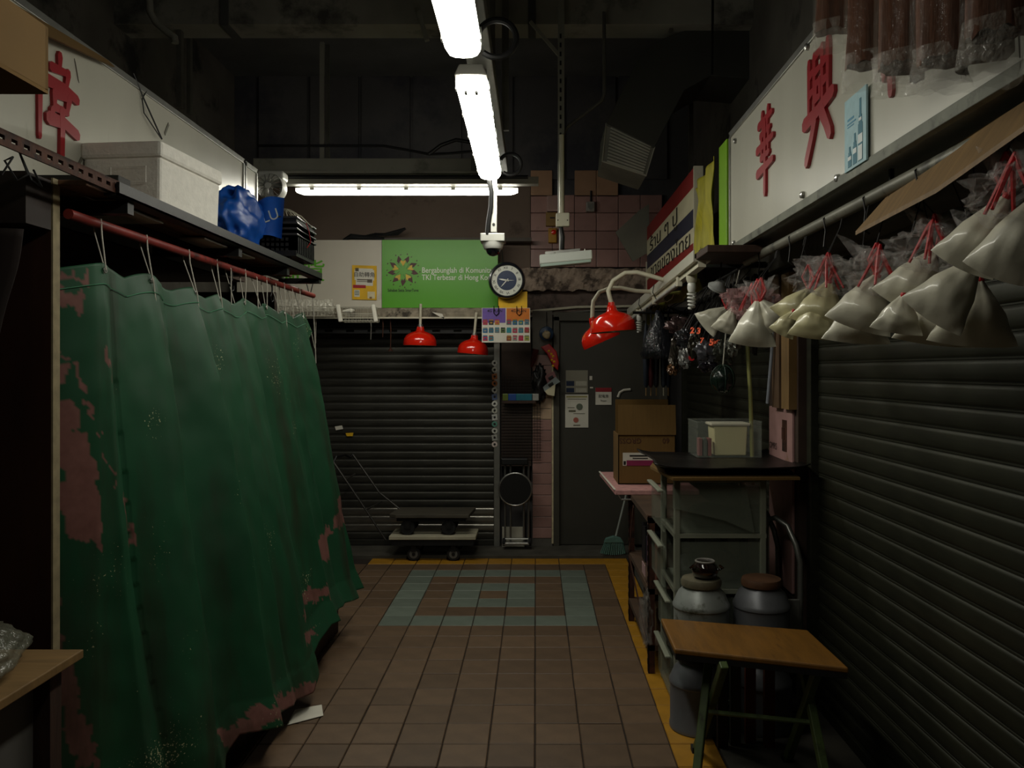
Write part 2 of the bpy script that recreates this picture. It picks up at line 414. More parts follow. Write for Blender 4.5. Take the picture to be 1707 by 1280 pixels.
# pillar between the two right hand shutters
pl = struct('trim_1', MB().box(1.29, 3.92, 0, 1.42, 4.4, 2.2), mat('brown_pillar', '3c2c22', .8, var=.3))
pp = mat('pink_panel', 'b08884', .5, var=.14, scale=7, dirt=('8a6a4c', .58, 8, .1))
part('panel', MB().box(1.275, 3.97, .5, 1.29, 4.36, 1.42), pp, pl, bevel=.004)
part('rust_patch', MB().box(1.272, 4.05, 1.2, 1.276, 4.12, 1.36).box(1.268, 4.08, 1.26, 1.276, 4.115, 1.32), m_rust, pl)
part('lettering', glyph('OMRS', .05, (1.273, 4.28, 1.21), (0, -1, 0), (0, 0, 1)), m_text_k, pl)
part('plank', MB().box(1.25, 4.1, 1.42, 1.29, 4.22, 2.1), mat('weathered_plank', '5c4530', .8, var=.3, scale=6, stretch=(8, 8, 1)), pl)
part('plank', MB().box(1.25, 3.94, 1.42, 1.29, 4.06, 2.1), m_wood, pl)
part('shutter_box', MB().box(-2.24, 7.14, 2.0, -.36, 7.26, 2.15), m_dark, sb)
# sticker covered post right of the back shutter
ps = struct('trim_2', MB().box(-.375, 7.19, .02, -.325, 7.25, 2.02), m_alu)
cs = ['c9c9c2', 'd8d5c8', 'c07020', 'b86a20', 'dcdcd4', '5a6a90', 'd0d0c8', 'bcbcae', 'c8c8c0', '5a9080', 'c4c4ba', 'a8a8a0', 'd8c8c0']
for i, h in enumerate(cs):
    c = at(824.5, 605 + i * 11.3, 7.188); r = .026
    mb = MB().lathe([(r, -.001), (r, .002)], c, 14, (0, -1, 0)) if i % 3 != 2 else MB().obox(c, (r * .9, 0, .004), (0, .0015, 0), (-.003, 0, r))
    s_ = part('sticker', mb, mat('sticker_' + 'abcdefghijklm'[i], h, .4, var=.1, dirt=('50504c', .56, 90, .05)), ps)
    part('sticker_print', MB().lathe([(r * .42, .001), (r * .42, .0035)], c, 10, (0, -1, 0)), m_text_k, s_)

# ------------------------------------------------------------------ lit tube lamps
def batten(p, q, w, label, em=1):
    p, q = V(p), V(q); d = (q - p).normalized(); a = d.cross(V((0, 0, 1))).normalized(); u = V((0, 0, 1)); L = (q - p).length
    t = thing('tube_lamp', (p + q) / 2, label, 'ceiling lamp', 'lit tube lamps')
    h = w * .36
    prof = [(-.5, .0), (-.485, -.42), (-.4, -.78), (-.25, -.95), (0, -1.0), (.25, -.95), (.4, -.78), (.485, -.42), (.5, .0)]
    mb = MB(); n = len(prof)
    rings = [(0, .62, .55), (.035, .93, .9), (.07, 1, 1), (L - .07, 1, 1), (L - .035, .93, .9), (L, .62, .55)]
    for s_, kx, kz in rings:
        for x, z in prof: mb.v.append(p + d * s_ + a * x * w * kx + u * z * h * kz)
    for i in range(len(rings) - 1):
        for k in range(n - 1): mb.f.append((i * n + k, i * n + k + 1, (i + 1) * n + k + 1, (i + 1) * n + k))
    mb.f.append(tuple(range(n))); mb.f.append(tuple((len(rings) - 1) * n + k for k in range(n)))
    part('diffuser', mb, mat('lit_diffuser_%s' % {1: 'a', .6: 'b', 1.25: 'c'}[em], 'f4f4ee', .4, var=.01, emit=LAMP * em), t, smooth=1)
    hm = mat('lamp_housing', '8f8d84', .6, var=.1)
    part('housing', MB().obox((p + q) / 2 + u * .022, a * w * .5, d * (L / 2 + .004), u * .022, tx=.7, ty=.99), hm, t, bevel=.006)
    for i in range(5):
        for s_ in (-1, 1):
            part('clip', MB().obox(p + d * (.12 + (L - .24) * i / 4) + a * w * .5 * s_ + u * .004, a * .005, d * .016, u * .02), m_steel, t)
    return t
LX = -.245
batten((LX, 1.25, 2.725), (LX - .002, 2.77, 2.725), .125, 'lit white tube lamp over the aisle, away from the domed security camera', .6)
l2 = batten((LX, 3.0, 2.725), (LX - .012, 4.52, 2.725), .125, 'lit white tube lamp over the aisle, whose end holds the domed security camera')
part('screw_slot', MB().obox((LX - .02, 3.03, 2.668), (.005, 0, 0), (0, .014, 0), (0, 0, .004)).obox((LX + .02, 3.03, 2.668), (.005, 0, 0), (0, .014, 0), (0, 0, .004)), m_greyp, l2)
batten(at(495, 316, 5.6), at(863, 316, 5.6), .1, 'lit white tube lamp hung crosswise in front of the green sign', 1.25)

# overhead metalwork
sd = mat('galvanised_dull', '6c6a62', .55, .5, var=.2, scale=8)
t = thing('cable_trunking', (LX, 3, 2.95), 'grey metal cable trunking above the aisle tube lamps', 'trunking')
part('channel', MB().box(LX - .05, 1.0, 2.93, LX + .06, 5.3, 3.0), sd, t, bevel=.004)
for y in (1.6, 2.88, 3.5, 4.3):
    part('hanger', MB().box(LX - .03, y - .015, 2.76, LX - .02, y + .015, 2.94).box(LX + .02, y - .015, 2.76, LX + .03, y + .015, 2.94), sd, t)
for y in (2.3, 4.6):
    part('hanger_rod', MB().box(LX + .05, y, 3.0, LX + .09, y + .03, 4.3), sd, t)
    part('hanger_rod', MB().box(LX - .02, y, 3.0, LX + .01, y + .03, 4.3), sd, t)
def loop(c, r, a, th, n=22, t0=-2.2, t1=2.6):
    return MB().tube([V(c) + V((r * math.cos(t0 + (t1 - t0) * i / n), a * i / n, r * math.sin(t0 + (t1 - t0) * i / n))) for i in range(n + 1)], th, 8)
solo('flexible_conduit', loop(at(826, 60, 2.9), .075, .05, .012), m_dark, 'black ribbed cable loop beside the tube lamp farther from the camera dome', 'cable', 'black cable loops', smooth=1)
solo('flexible_conduit', loop(at(850, 272, 4.6), .065, .05, .011), m_dark, 'black ribbed cable loop beside the lamp end with the camera dome', 'cable', 'black cable loops', smooth=1)

t = thing('cross_trunking', at(610, 290, 5.5), 'grey horizontal cable trunking above the crosswise tube lamp', 'trunking')
gm = mat('painted_trunking', '87857a', .6, var=.12, scale=5, dirt=('5c5a50', .6, 4))
a0, a1 = at(425, 266, 5.5), at(787, 288, 5.5)
part('channel', MB().box(a0.x, 5.46, a1.z, a1.x, 5.54, a0.z), gm, t, bevel=.005)
part('channel_seam', MB().box(a0.x, 5.44, a1.z - .016, a1.x + .2, 5.56, a1.z - .002), gm, t)
part('lower_channel', MB().box(a0.x + .02, 5.45, at(0, 309, 5.5).z, .02, 5.53, at(0, 297, 5.5).z), gm, t, bevel=.004)
part('dark_pipe', MB().tube([at(425, 295, 5.45), at(880, 295, 5.45)], .013), m_dark, t, smooth=1)
part('hanger', MB().box(at(534, 0, 5.5).x, 5.48, a1.z, at(541, 0, 5.5).x, 5.5, 3.87), gm, t)
part('hanger', MB().box(at(542, 0, 5.6).x, 5.6, a1.z + .1, at(549, 0, 5.6).x, 5.62, 3.9), sd, t)
part('end_bracket', MB().box(a1.x, 5.46, a1.z - .04, a1.x + .03, 5.54, a0.z + .03), sd, t)
solo('black_cable', MB().tube([at(430, 243, 5.42), at(550, 243, 5.42), at(640, 243, 5.42), at(690, 252, 5.42), at(715, 257, 5.42), at(745, 256, 5.42), at(790, 252, 5.42)], .009), m_dark, 'thin black cable running along above the cross trunking', 'cable', smooth=1)
solo('black_cable', MB().tube([at(715, 257, 5.4), at(735, 242, 5.4), at(760, 233, 5.4), at(785, 237, 5.4)], .013), m_dark, 'thick black cable arched over the end of the cross trunking', 'cable', smooth=1)
solo('strut', MB().box(at(296, 0, 5.3).x, 5.28, at(0, 180, 5.3).z, at(304, 0, 5.3).x, 5.32, 3.87), sd, 'grey hanging strut beside the bent grey pipe', 'strut', 'hanging struts')
solo('strut', MB().box(at(313, 0, 5.6).x, 5.58, at(0, 190, 5.6).z, at(319, 0, 5.6).x, 5.62, 3.95), sd, 'thin grey hanging strut above the end of the white sign wall', 'strut', 'hanging struts')
solo('water_pipe', MB().tube([at(247, -40, 5.0), at(250, 20, 5.0), at(260, 38, 5.0), at(283, 57, 5.0), at(291, 62, 5.0), at(292, 72, 5.0)], .022, 10), gm, 'bent grey pipe coming down beside the ceiling beam', 'pipe', smooth=1)
solo('strut', MB().bar(at(698, 20, 5.15), at(712, 68, 5.15), .03), gm, 'short grey bracket hanging from the beam near the tube lamps', 'strut')

# slotted post with junction box and the box light it carries
t = thing('slotted_post', at(936, 352, 5.1), 'perforated grey post hanging down to a square junction box', 'post')
part('channel', MB().box(at(930, 0, 5.1).x, 5.09, at(0, 356, 5.1).z, at(941, 0, 5.1).x, 5.13, 4.298), gm, t, bevel=.003)
for i in range(13):
    part('slot', MB().obox(at(934.5, 60 + i * 15, 5.088), (.006, 0, 0), (0, .003, 0), (0, 0, .014)), m_dark, t)
part('white_conduit', MB().tube([at(936, 225, 5.07), at(936, 356, 5.07)], .016), m_ivory, t, smooth=1)
part('brace', MB().bar(at(884, 36, 5.1), at(936, 97, 5.1), .02), gm, t)
part('bent_conduit', MB().tube([at(1007, 20, 5.15), at(1007, 158, 5.15), at(1003, 168, 5.15), at(945, 212, 5.15), at(939, 224, 5.13)], .012), sd, t, smooth=1)
jb = part('junction_box', MB().obox(at(938, 367, 5.08), (.043, 0, .002), (0, .025, 0), (0, 0, .043)), m_ivory, t, bevel=.006)
for s_ in (-1, 1): part('screw', MB().lathe([(.004, 0), (.004, .003)], at(938, 367, 5.055) + V((s_ * .03, 0, 0)), 8, (0, -1, 0)), m_dark, jb)
part('cable', MB().tube([at(935, 378, 5.08), at(938, 395, 5.06), at(937, 416, 5.08)], .014), m_dark, t, smooth=1)
part('rod', MB().bar(at(933, 378, 5.1), at(933, 418, 5.1), .008), m_steel, t)
t = thing('box_light', at(943, 440, 5.05), 'white unlit box light tilted below the junction box', 'light fitting')
c = at(943, 430, 5.05)
part('body', MB().obox(c, (.165, 0, .016), (0, .05, 0), (-.001, 0, .03)), mat('white_fitting', 'cfd4cc', .4, var=.04), t, bevel=.008)
part('cover', MB().obox(c + V((-.0, -.0, -.036)), (.16, 0, .0155), (0, .045, 0), (0, 0, .012)), mat('greenish_lens', 'a8bcb0', .3, var=.04), t, bevel=.006)
part('bracket', MB().obox(c + V((-.02, 0, .036)), (.11, 0, .0105), (0, .03, 0), (0, 0, .01)), m_alu, t)
for x in (-.07, .12): part('screw', MB().lathe([(.005, 0), (.005, .012)], c + V((x, -.03, .028 + x * .1)), 8), m_steel, t)

# domed security camera
t = thing('security_camera', at(822, 424, 4.55), 'white domed security camera hung under the tube lamp', 'camera')
c = at(822, 398, 4.55)
part('mount_box', MB().obox(c, (.07, 0, 0), (0, .06, 0), (0, 0, .023)), m_alu, t, bevel=.004)
part('collar', MB().lathe([(.062, 0), (.058, -.018), (.052, -.036), (.05, -.038)], c + V((0, 0, -.022)), 28), mat('camera_white', 'd6d6d0', .4, var=.03), t, smooth=1)
part('dome', MB().lathe([(.042, 0), (.04, -.012), (.033, -.026), (.02, -.036), (.001, -.04)], c + V((0, 0, -.06)), 28), mat('smoked_dome', '0c0d14', .08, var=.05, coat=1), t, smooth=1)
part('stem', MB().box(c.x - .004, 4.54, c.z + .02, c.x + .022, 4.56, 2.76), m_alu, t)
part('bracket', MB().obox(at(823, 372, 4.53), (.016, 0, 0), (0, .006, 0), (0, 0, .05)), m_alu, t)
part('bolt', MB().lathe([(.008, 0), (.008, .006)], at(823, 374, 4.522), 8, (0, -1, 0)), m_dark, t)
part('flexible_cable', MB().tube([at(815, 298, 4.5), at(819, 320, 4.5), at(818, 345, 4.5), at(814, 370, 4.5), at(812, 392, 4.5)], .013), m_dark, t, smooth=1)

# angled air duct
t = thing('air_duct', at(1050, 280, 5.3), 'dark sheet metal air duct bent down to a slatted outlet', 'duct')
dmt = mat('duct_steel', '4c4c46', .5, .4, var=.12, scale=2)
Yd = 5.3
poly = [(1010, 207), (1040, 145), (1070, 86), (1116, 60), (1186, 36), (1262, 22), (1262, 132), (1184, 126), (1141, 150), (1091, 246)]
part('casing', MB().prism([at(x, y, Yd) for x, y in poly], (0, .5, 0)), dmt, t, bevel=.004)
o4 = [at(1010, 207, Yd + .02), at(1091, 246, Yd + .02), at(1077, 293, Yd + .1), at(1004, 269, Yd + .1)]
mo = mat('outlet_metal', 'b8b9ac', .45, .3, var=.2, scale=6)
part('outlet', MB().prism(o4, (0, .42, 0)), mat('outlet_back', '6a6a60', .6, var=.2), t)
for i in range(11):
    k = (i + .5) / 11; p0 = o4[0].lerp(o4[3], k); p1 = o4[1].lerp(o4[2], k)
    part('louvre', MB().bar(p0.lerp(p1, .1) + V((0, -.008, 0)), p0.lerp(p1, .93) + V((0, -.008, 0)), .012, .01), mo, t)
part('rim', MB().tube([p + V((0, -.006, 0)) for p in o4], .007, 6, closed=True), mo, t)
part('hanger', MB().bar(at(1140, -10, 5.28), at(1117, 52, 5.28), .05, .02), sd, t)
solo('threaded_rod', MB().tube([at(1188, -60, 5.2), at(1187, 124, 5.2)], .008, 6), m_dark, 'dark threaded rod holding up the air duct', 'rod')
part('duct_run', MB().box(at(1180, 0, 5.6).x, 5.32, at(0, 126, 5.3).z, 1.9, 5.82, at(0, 20, 5.3).z), dmt, t, bevel=.005)
solo('support_post', MB().box(at(1148, 0, 5.9).x, 5.88, 2.9, at(1155, 0, 5.9).x, 5.92, 4.3), sd, 'dark upright post behind the striped sign', 'post')
solo('metal_sheet', MB().prism([at(1026, 387, 6.95), at(1066, 350, 6.95), at(1082, 340, 6.95), at(1082, 420, 6.95), at(1055, 436, 6.95)], (0, .015, 0)), mat('grey_sheet', '77766a', .6, .2, var=.1), 'pale grey metal sheet leaning beside the striped sign', 'sheet')

# things on the pink tiled wall
pb = [(921, 340, .05, .07, 'b09088', 'pinkish switch box above the ochre call box'), (919, 366, .05, .062, '8a6a30', 'ochre call box with a dark slot'), (984, 345, .038, .045, '8c8880', 'small grey socket box with a round dial')]
for x, y, w, h, hx, lb in pb:
    c = at(x, y, 7.24)
    t = thing('wall_box', c + V((0, 0, -h)), lb, 'wall box')
    part('body', MB().obox(c, (w, 0, 0), (0, .03, 0), (0, 0, h)), mat('wallbox_' + lb.split()[0], hx, .5, var=.12), t, bevel=.006)
    if 'slot' in lb: part('slot', MB().obox(c + V((.01, -.031, .01)), (.022, 0, 0), (0, .003, 0), (0, 0, .006)), m_dark, t)
    elif 'dial' in lb: part('dial', MB().lathe([(.025, 0), (.025, .006)], c + V((0, -.03, 0)), 16, (0, -1, 0)), m_alu, t)
    else: part('lid', MB().obox(c + V((0, -.032, 0)), (w * .8, 0, 0), (0, .003, 0), (0, 0, h * .85)), mat('wallbox_lid', 'a08078', .5, var=.1), t)
t = thing('fire_call_point', at(921, 405, 7.24), 'ochre holder with a red button below the call box', 'call point')
part('holder', MB().obox(at(921, 393, 7.24), (.038, 0, 0), (0, .03, 0), (0, 0, .066)), mat('ochre_holder', 'b0801c', .5, var=.12), t, bevel=.006)
part('button', MB().lathe([(.024, 0), (.02, .02), (.001, .026)], at(923, 387, 7.21), 16, (0, -1, 0)), m_redl, t, smooth=1)
solo('conduit', MB().tube([at(985, 318, 7.25), at(985, 337, 7.25)], .008), m_dark, 'thin dark conduit dropping to the grey socket box', 'conduit')

# ------------------------------------------------------------------ shop signs
HUA = [(9, (12, 88), (88, 91)), (9, (34, 99), (37, 78)), (9, (68, 100), (62, 79)), (8, (24, 73), (78, 75)), (8, (30, 72), (31, 42)), (8, (70, 74), (67, 42)), (9, (4, 57), (96, 60)), (8, (28, 43), (74, 44)), (10, (6, 26), (94, 31)), (11, (50, 84), (51, 30), (50, -4))]
XING = [(9, (17, 94), (16, 40)), (8, (17, 80), (33, 83)), (8, (17, 61), (33, 63)), (9, (37, 96), (36, 40)), (8, (37, 95), (64, 97)), (9, (64, 97), (65, 40)), (7, (42, 79), (59, 80)), (7, (43, 66), (58, 67)), (7, (44, 66), (44, 50)), (7, (57, 67), (57, 50)), (7, (43, 51), (58, 51)), (9, (84, 97), (85, 42)), (8, (68, 81), (85, 83)), (8, (68, 62), (85, 63)), (12, (2, 34), (50, 37), (100, 44)), (12, (40, 32), (30, 16), (10, -6)), (13, (64, 34), (78, 20), (90, 6))]
WEI = [(9, (24, 100), (14, 76), (0, 60)), (9, (13, 74), (12, 4)), (9, (58, 102), (57, 86)), (9, (38, 85), (78, 88)), (9, (78, 88), (73, 72)), (11, (28, 68), (70, 69), (100, 64)), (9, (45, 58), (45, 42)), (9, (45, 58), (80, 60)), (9, (80, 60), (74, 43)), (8, (45, 43), (76, 43)), (12, (32, 28), (70, 30), (100, 24)), (8, (40, 38), (36, 28)), (10, (62, 42), (63, 20), (62, -6))]
def lightbox(name, x0, x1, y0, y1, z0, z1, face, label):
    t = thing(name, ((x0 + x1) / 2, (y0 + y1) / 2, z0), label, 'sign')
    part('box', MB().box(x0, y0, z0, x1, y1, z1), m_alu, t)
    fx = x1 if face > 0 else x0
    part('panel', MB().box(fx - .004, y0 + .02, z0 + .025, fx + .004, y1 - .02, z1 - .02), m_white, t)
    fr = MB().box(fx - .012, y0, z0 - .012, fx + .012, y1, z0 + .022); part('frame', fr, mat('grimy_frame', '6a6c60', .6, .3, var=.25, scale=12, dirt=('3c3c34', .55, 9)), t, bevel=.002)
    part('frame', MB().box(fx - .012, y0, z1 - .025, fx + .012, y1, z1 + .005), m_alu, t, bevel=.002)
    for y in (y0, y1 - .02): part('frame', MB().box(fx - .012, y, z0, fx + .012, y + .02, z1), m_alu, t, bevel=.002)
    return t, fx
sr, fx = lightbox('shop_sign', 1.0, 1.24, .25, 4.09, 2.225, 2.825, -1, 'long white shop sign with big red brushed characters and a blue poster')
YN, UP = (0, -1, 0), (0, 0, 1)
part('lettering', strokes(HUA, .335, (fx - .004, 3.437, 2.563), YN, UP, .01, .78), m_red, sr)
part('lettering', strokes(XING, .345, (fx - .004, 2.79, 2.565), YN, UP, .01, .82), m_red, sr)
part('lettering', strokes([(9, (20, 40), (24, 18)), (9, (33, 40), (36, 2)), (9, (72, 40), (74, 12)), (10, (10, 60), (90, 64))], .36, (fx - .004, 2.17, 2.56), YN, UP, .01), m_red, sr)
for px, py in ((1225, 235), (1223, 405), (1345, 78), (1337, 325), (1395, 297)):
    p = atx(px, py, .99)
    part('screw', MB().lathe([(.014, 0), (.012, .012), (.001, .016)], p + V((.006, 0, 0)), 10, (-1, 0, 0)), m_steel, sr)
sl, fx = lightbox('shop_sign', -1.95, -1.75, .5, 4.77, 2.2, 2.872, 1, 'long white shop sign with a red brushed character behind the foam box')
YP = (0, 1, 0)
part('lettering', strokes(WEI, .33, (fx + .004, 2.893, 2.589), YP, UP, .01, .78), m_red, sl)
for px, py, a in ((128, 118, .6), (278, 215, -.5), (131, 275, -.5)):
    p = atx(px, py, -1.744); part('tape_scrap', MB().obox(p, (.001, 0, 0), (0, .012 if a > 0 else .02, .03 if a < 0 else -.035), (0, -.004, .006)), mat('grey_tape', '6c685c', .7), sl)
ws, fx2 = lightbox('sign_end_panel', -1.95, -1.752, 4.79, 5.0, 2.2, 2.868, 1, 'narrow white end panel beside the long white sign')
solo('thin_cable', MB().tube([atx(222, 122, -1.742), atx(240, 165, -1.735), atx(270, 232, -1.72)], .004, 6), m_dark, 'thin black cable hanging straight down the white sign to the foam box', 'cable')
solo('thin_cable', MB().tube([atx(246, 148, -1.742), atx(237, 165, -1.735), atx(240, 188, -1.735), atx(268, 230, -1.72)], .003, 6), m_dark, 'thin black cable drooping in a loop on the white sign', 'cable')

# white and green sign across the back
Yb = 7.0
bz0, bz1 = at(0, 513, Yb).z, at(0, 400, Yb).z
xa, xm, xb = at(395, 0, Yb).x, at(637, 0, Yb).x, at(830, 0, Yb).x
BX, n_ = (1, 0, 0), Yb - .002
t = thing('shop_sign', ((xa + xm) / 2, Yb, bz0), 'white shop sign with green characters and a yellow poster', 'sign')
part('panel', MB().box(xa, Yb, bz0, xm - .004, Yb + .1, bz1), mat('cream_panel', 'cfc8b8', .45, var=.05, scale=2, dirt=('a89f90', .62, 2.5, .2)), t)
gr = mat('green_lettering', '5fae2c', .5, var=.05)
part('lettering', glyph('貨', .2, at(524, 454, n_), BX, UP, .003, off=.008), gr, t)
part('lettering', glyph('雜', .2, at(486, 454, n_), BX, UP, .003, off=.008), gr, t)
t = thing('shop_sign', ((xm + xb) / 2, Yb, bz0), 'bright green banner sign with a star emblem and white lettering', 'sign')
part('panel', MB().box(xm, Yb - .005, bz0, xb, Yb + .1, bz1), mat('green_banner', '58a81e', .38, var=.06, scale=1.5), t)
n_ = Yb - .008
part('lettering', glyph('Bergabunglah di Komunitas', .068, at(703, 450, n_) + V((0, 0, -.024)), BX, UP, .001, center=False, fit=.63, off=.008), m_text_w, t)
part('lettering', glyph('TKI Terbesar di Hong Kong', .068, at(703, 462, n_) + V((0, 0, -.024)), BX, UP, .001, center=False, fit=.63, off=.008), m_text_w, t)
part('lettering', glyph('Sahabat Setia SmarTone', .036, at(672, 484, n_), BX, UP, .001, fit=.27, off=.01), m_text_k, t)
ec = at(672, 451, n_)
mk, my = MB(), MB()
def ring_pt(a, r): return ec + V((math.sin(a) * r, 0, math.cos(a) * r))
for i in range(9):
    a = (i + .5) * 2 * math.pi / 9
    mk.prism([ring_pt(a - .2, .068), ring_pt(a - .24, .098), ring_pt(a + .04, .138), ring_pt(a + .2, .1), ring_pt(a + .13, .07), ring_pt(a, .088)], (0, -.001, 0))
    mk.prism([ring_pt(a - .33, .085), ring_pt(a - .37, .088), ring_pt(a, .03), ring_pt(a + .02, .032)], (0, -.001, 0))
    mk.obox(ring_pt(a - .1, .148), (.004, 0, 0), (0, .001, 0), (0, 0, .006)); mk.obox(ring_pt(a + .2, .14), (.006, 0, .003), (0, .001, 0), (0, 0, .003))
for i in range(5):
    a = i * 2 * math.pi / 5
    my.prism([ring_pt(a, .038), ring_pt(a - .3, .08), ring_pt(a - .22, .095), ring_pt(a, .082), ring_pt(a + .22, .095), ring_pt(a + .3, .08)], (0, -.0015, 0))
part('emblem', mk, mat('maroon_print', '4a1c14', .5, var=.2, scale=30), t)
part('emblem', my, mat('gold_print', 'd8b83c', .5), t)

# posters
def sheet(name, o, xd, yd, w, h, m, label, cat, th=.003):
    xd, yd = V(xd).normalized(), V(yd).normalized(); nn = xd.cross(yd)
    t = thing(name, o, label, cat)
    part('sheet', MB().obox(V(o) + nn * 0, xd * w / 2, yd * h / 2, nn * th), m, t)
    def pr(rects, mm, lift=1, nm='print'):
        for i, (x, y, rw, rh) in enumerate(rects):
            mb = MB().obox(V(o) + xd * (x - .5) * w + yd * (y - .5) * h + nn * (th + .0006 * lift + .00006 * i), xd * rw * w / 2, yd * rh * h / 2, nn * .0004)
            part(nm, mb, mm, t)
    def tx(body, x, y, s_, mm, off=0):
        return part('print', glyph(body, s_ * h, V(o) + xd * (x - .5) * w + yd * (y - .5) * h + nn * (th + .0035), xd, yd, 0, off), mm, t)
    return t, pr, tx
cr = lambda h: mat('print_' + h, h, .6, var=.08, scale=30)
t, pr, tx = sheet('poster', at(607.5, 471, Yb - .008), (1, 0, -.03), UP, .215, .3, m_yel, 'small yellow advertising poster stuck on the white sign', 'poster')
pr([(.5, .66, .7, .5), (.5, .72, .8, .3), (.2, .18, .22, .2)], m_paper)
tx('自助轉角', .5, .72, .16, m_text_k)
pr([(.45, .58, .5, .03), (.42, .53, .45, .02), (.72, .55, .2, .1), (.2, .87, .14, .1)], cr('5a5040'), 2)
pr([(.3, .38, .52, .09)], cr('a81c24'), 2); pr([(.2, .24, .18, .02), (.2, .19, .2, .02), (.2, .14, .18, .02)], cr('406050'), 3)
pr([(.78, .14, .3, .2)], cr('d8cca8'), 2); pr([(.76, .06, .1, .06)], cr('806040'), 3)
t, pr, tx = sheet('price_poster', at(843.5, 542, 6.69), BX, UP, .405, .29, m_paper, 'price poster in purple and orange clipped under the wall clock', 'poster')
pr([(.25, .78, .48, .42)], cr('6a50a0')); pr([(.75, .8, .48, .38)], cr('c8701c'))
tx('4G PLAN', .27, .91, .11, m_text_k, .01); tx('4G PLAN', .76, .91, .11, m_text_k, .01)
pal = ['a83050', 'b02848', '3a7a8a', '5a7040', '24608c', '202428', '9a9a48', '8a4a30', '2c8a94', '2a6a80', 'b08030', '80887a', '909084', 'b03050', '70787a', '606468']
k = 0
for r in range(3):
    for c in range(8):
        if (r, c) in ((0, 3), (2, 2), (2, 3)): continue
        x, y = .07 + c * .123, .6 - r * .23
        pr([(x, y - .03, .1, .12)], cr(pal[(k * 5 + r) % 16]), 2, 'printed_card'); pr([(x, y + .05, .09, .03), (x, y - .03, .05, .04)], cr(pal[(k * 3 + 7) % 16]), 3, 'printed_card'); k += 1
for x in (.3, .77): part('paper_clip', MB().tube([at(843.5 + (x - .5) * 81, 514 + dy, 6.68) + V((dx, 0, 0)) for dx, dy in ((-.02, -4), (-.02, 8), (0, 12), (.02, 8), (.02, -4))], .004, 6), m_net, t)
solo('yellow_sign', MB().box(at(831, 0, 6.72).x, 6.7, at(0, 535, 6.7).z, at(879, 0, 6.72).x, 6.72, at(0, 486, 6.7).z), m_yel, 'plain yellow board behind the wall clock and price poster', 'board')
t, pr, tx = sheet('notice', at(961.5, 636, 7.236), BX, UP, .2, .205, mat('notice_grey', '8a8676', .7, var=.05), 'grey and navy notice at the top on the olive door', 'notice')
pr([(.2, .42, .36, .22), (.2, .12, .36, .2)], m_navy); pr([(.7, .42, .5, .2), (.7, .12, .5, .18)], cr('b0ac9c'))
t, pr, tx = sheet('notice', at(961.5, 685, 7.235), BX, UP, .21, .3, m_paper, 'white printed notice with small drawings on the olive door', 'notice')
pr([(.5, .93, .9, .04)], cr('a09858')); pr([(.5, .86, .8, .015), (.25, .6, .3, .02), (.3, .5, .3, .06), (.6, .42, .5, .015), (.5, .07, .3, .03)], cr('686450'), 2)
part('print', MB().lathe([(.03, 0), (.03, .001)], at(966, 678, 7.23), 16, BX and (0, -1, 0)), cr('606858'), t); part('print', MB().lathe([(.024, 0), (.024, .001)], at(960, 700, 7.23), 16, (0, -1, 0)), cr('b06050'), t)
t, pr, tx = sheet('door_sign', at(1006, 660.5, 7.235), BX, UP, .145, .155, m_paper, 'small white sign with a red top edge on the olive door', 'sign')
pr([(.5, .88, 1, .24)], cr('901824')); tx('配電房', .5, .5, .2, m_text_k); tx('Room', .5, .24, .14, m_text_k)

# striped sign, yellow cloth, green board on the right
fxs = .97
t = thing('striped_sign', (fxs + .04, 5.9, 2.28), 'striped red white and blue sign with thin black lettering', 'sign')
zt, zb, ya, yb_ = 2.86, 2.284, 6.95, 4.88
cum = [0, .205, .435, .635, .80, 1]; cl = [mat('sign_red', '8a1414', .45, var=.1), mat('sign_cream', 'cfc8a8', .5, var=.06), mat('sign_blue', '16203a', .45, var=.15), MATS['sign_cream'], MATS['sign_red']]
for i in range(5):
    part('stripe', MB().box(fxs, yb_, zt - (zt - zb) * cum[i + 1], fxs + .03, ya, zt - (zt - zb) * cum[i]), cl[i], t)
part('edge', MB().box(fxs - .006, yb_ - .02, zb, fxs + .05, yb_, zt), m_ivory, t)
part('edge', MB().box(fxs - .006, ya, zb - .15, fxs + .03, ya + .04, zt - .3), m_ivory, t)
part('lettering', glyph('ขายของไทย', .15, (fxs - .003, 5.85, 2.435), YN, UP, 0, fit=1.7), m_text_k, t)
part('lettering', glyph('ร้าน ๆ ปู', .15, (fxs - .003, 6.1, 2.665), YN, UP, 0, fit=1.3), m_text_k, t)
def cloth(u, w):
    y = 4.86 - .52 * u - (.07 * math.sin(w * 7) * (1 - u)); z = 2.78 - .55 * w + (.06 * u - .06) * (1 - w)
    return V((.975 + .014 * math.sin(u * 16 + w * 3) + .01 * noise.noise(V((u * 5, w * 4, 0))), y, z))
t = thing('yellow_banner', (.98, 4.6, 2.2), 'creased yellow cloth banner between the striped sign and the green strip', 'banner')
o = part('cloth', MB().grid(cloth, 40, 40), mat('yellow_cloth', 'a8a024', .6, var=.25, scale=5, stretch=(1, 6, 1), bump=.1), t, smooth=2)
o.modifiers.new('thick', 'SOLIDIFY').thickness = .004
part('lettering', glyph('泰', .14, (.95, 4.6, 2.25), YN, UP), m_text_k, t)
solo('green_strip', MB().box(.985, 4.12, 2.2, 1.01, 4.29, 2.81), mat('lime_panel', '7fb41c', .4, var=.08, scale=4), 'narrow lime green panel beside the long white sign', 'panel', bevel=.003)
t, pr, tx = sheet('bottle_poster', atx(1427, 217, .985), (.0, -1, 0), UP, .165, .225, cr('a4c8d0'), 'pale blue poster of bottles stuck on the white sign', 'poster')
pr([(.3, .7, .3, .03), (.34, .64, .4, .02), (.3, .6, .3, .015)], cr('4a90b0'))
